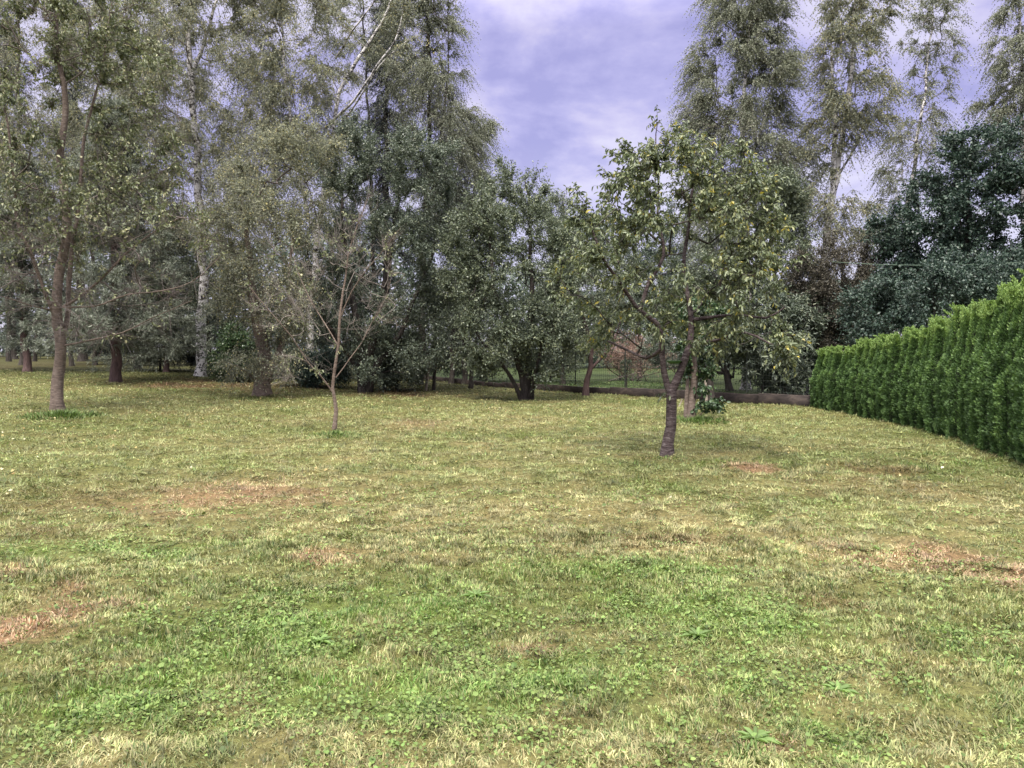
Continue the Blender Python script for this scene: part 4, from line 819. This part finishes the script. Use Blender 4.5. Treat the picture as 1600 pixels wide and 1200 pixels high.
# ------------------------------------------------------------ wall, fence and small things
D_ = FB-FA; LN = np.linalg.norm(D_); dv = D_/LN; ang = math.atan2(dv[1], dv[0])
fa0 = np.array([FA[0], FA[1], zg(*FA)])
def onf(s, z=0, off=0): p = FA+dv*s+np.array([-dv[1], dv[0]])*off; return np.array([p[0], p[1], zg(p[0], p[1])+z])
wr_ = empty('low_wall', fa0, 'low dark weathered wall along the back of the lawn under the wire fence', 'wall')
nseg = 11
for k in range(nseg):
    a1 = Acc(); s0, s1 = k*LN/nseg, (k+1)*LN/nseg-.012; u = np.linspace(s0, s1, 8)
    hw = .31-.15*k/nseg; pr = [(-.08, -.2), (-.08, hw-.01), (-.07, hw), (.07, hw), (.08, hw-.01), (.08, -.2)]
    V = np.array([[onf(s_, z_+RNG.normal(0, .006)+(-.03 if k % 3 == 1 else 0)*(z_ > 0), o_) for o_, z_ in pr] for s_ in u]).reshape(-1, 3); m_ = len(pr)
    q = np.array([[i_*m_+j, i_*m_+(j+1) % m_, (i_+1)*m_+(j+1) % m_, (i_+1)*m_+j] for i_ in range(7) for j in range(m_)])
    a1.add(V, [q]); a1.add(np.concatenate([V[:m_], V[-m_:]]), [np.array([[5, 4, 3, 2, 1, 0], [6, 7, 8, 9, 10, 11]])]); a1.build('wall_slab', M['wall'], wr_, off=fa0)
fr_ = empty('wire_fence', fa0+[0, 0, .33], 'thin dark wire mesh fence standing on the low back wall', 'fence')
npst = 9
for k in range(npst+1):
    a1 = Acc(); p = onf(k*LN/npst, .30); tube(a1, [p, p+[0, 0, .6], p+[0, 0, 1.25]], .022, 8); a1.build('fence_post', M['wire'], fr_, off=fa0+[0, 0, .33])
for k in range(npst):
    a1 = Acc(); s0, s1 = k*LN/npst, (k+1)*LN/npst
    for z_ in np.arange(.36, 1.5, .16): tube(a1, [onf(s0, z_), onf((s0+s1)/2, z_-.005), onf(s1, z_)], .0035, 4)
    for s_ in np.arange(s0+.08, s1, .09): tube(a1, [onf(s_, .35), onf(s_, 1.0), onf(s_, 1.5)], .0028, 3)
    a1.build('wire_mesh', M['wire'], fr_, off=fa0+[0, 0, .33])
# pale leaning stake
def pole(name, label, cat, p0, p1, r0, r1, mat, k=8, group=None):
    a1 = Acc(); tube(a1, smoothline([p0, (np.asarray(p0)+p1)/2+[0.008, 0, 0], p1], .3), np.linspace(r0, r1, len(smoothline([p0, (np.asarray(p0)+p1)/2, p1], .3))), k, .05)
    o = a1.build(name, mat, None, True, p0); o.location = tuple(p0); tag(o, label, cat, group); return o
b0 = gp(665, 611); pole('stake', 'pale leaning wooden stake beside the slim tree left of the middle', 'stake', b0, at(671, 558, b0[1]), .055, .045, M['stake'])
b0 = gp(1104, 633); pole('stake', 'pale thin post between the ivy trunk and the dark trunk', 'stake', b0, at(1102, 590, b0[1]), .045, .04, M['stake'])
b0 = gp(1056, 634)+np.array([0, -.4, 0]); pole('stake', 'short pale stick slanting up beside the crooked cherry fork', 'stake', b0, at(1066, 623, b0[1]), .02, .015, M['stake'])
b0 = gp(1112, 632); T = Tree(301); T.base_z = b0[2]; root = empty('shaded_tree', b0, 'short dark trunk standing right of the ivy covered trunk', 'tree')
T.stem([b0-[0, 0, .1], at(1111, 600, b0[1]), at(1113, 560, b0[1]), at(1118, 500, b0[1])], .11, .04)
T.tips(pts_in(T.rng, [(1120, 510, 35, 40, 0, .7)], 50, b0[1]), .8, .8, 1.2); a1, a2, a3 = Acc(), Acc(), Acc(); T.wood(a1, a2); P0, T0 = T.outer(700); T.sprays(a3, a2, P0, T0, .4, 8, leaf=(.07, .04))
a1.build('trunk', M['bark_dark'], root, True, b0); a2.build('branches', M['bark_dark'], root, off=b0); a3.build('crown', M['lf_dark'], root, off=b0)
# small standard sapling in front of the wall
b0 = gp(979, 617); T = Tree(302); T.base_z = b0[2]; root = empty('sapling', b0, 'thin dark sapling with a small tuft of leaves in front of the back wall', 'sapling')
T.stem([b0-[0, 0, .05], at(979, 590, b0[1]), at(980, 568, b0[1])], .025, .015); T.tips(pts_in(T.rng, [(980, 570, 10, 10, 0, .2)], 16, b0[1]), .5, .8, .6)
a1, a2, a3 = Acc(), Acc(), Acc(); T.wood(a1, a2, .003); P0, T0 = T.outer(90, .8); T.sprays(a3, a2, P0, T0, .15, 5, leaf=(.06, .035))
a1.build('trunk', M['bark_dark'], root, True, b0); a2.build('branches', M['bark_dark'], root, off=b0); a3.build('crown', M['lf_mid'], root, off=b0)
# green dish wedged in the cherry
c0 = at(1053, 566, gp(1042, 713)[1]-.02); a1 = Acc(); k = 20; prof_ = [(0, -.022), (.06, -.022), (.10, .005), (.125, .022), (.118, .022), (.095, .010), (.055, -.012), (0, -.012)]
aa = np.linspace(0, 2*np.pi, k, endpoint=False); V = np.array([[r_*np.cos(a_), r_*np.sin(a_), z_] for r_, z_ in prof_ for a_ in aa])
q = np.array([[i_*k+j, i_*k+(j+1) % k, (i_+1)*k+(j+1) % k, (i_+1)*k+j] for i_ in range(len(prof_)-1) for j in range(k)]); a1.add(V, [q])
o = a1.build('feeder_dish', M['dish'], None, True); o.location = tuple(c0); tag(o, 'flat green dish wedged in the fork of the crooked cherry', 'dish')
# overhead cables behind the hedge
for (xa, ya, xb, yb, lab) in [(1300, 409, 1750, 396, 'upper thin green cable crossing in front of the dark oak'), (1330, 452, 1750, 445, 'lower thin green cable crossing in front of the dark oak')]:
    p0, p1 = at(xa, ya, 23.0), at(xb, yb, 18); a1 = Acc(); u = np.linspace(0, 1, 24)[:, None]; P = p0*(1-u)+p1*u-np.array([0, 0, .18])*4*u*(1-u); tube(a1, P, .009, 6)
    o = a1.build('cable', M['cable'], None, True, p0); o.location = tuple(p0); tag(o, lab, 'cable', 'cables behind the hedge')
# faded white palings deep in the wood
root = empty('paling_fence', gp(385, 585), 'few faded white palings glimpsed deep in the shade right of the large birch', 'fence'); bb = np.array(root.location)
for k, px in enumerate((372, 377, 382, 387, 391)):
    a1 = Acc(); p = at(px, 545, 29.5); b_ = np.array([p[0], 29.5, zg(p[0], 29.5)]); h_ = 1.25+.08*(k % 2)
    box(a1, b_+[0, 0, h_/2], .05, .02, h_); a1.build('paling', M['white_pale'], root, off=bb)
a1 = Acc(); p = at(382, 545, 29.5); box(a1, [p[0], 29.525, zg(p[0], 29.5)+.8], .62, .03, .06); a1.build('rail', M['white_pale'], root, off=bb)
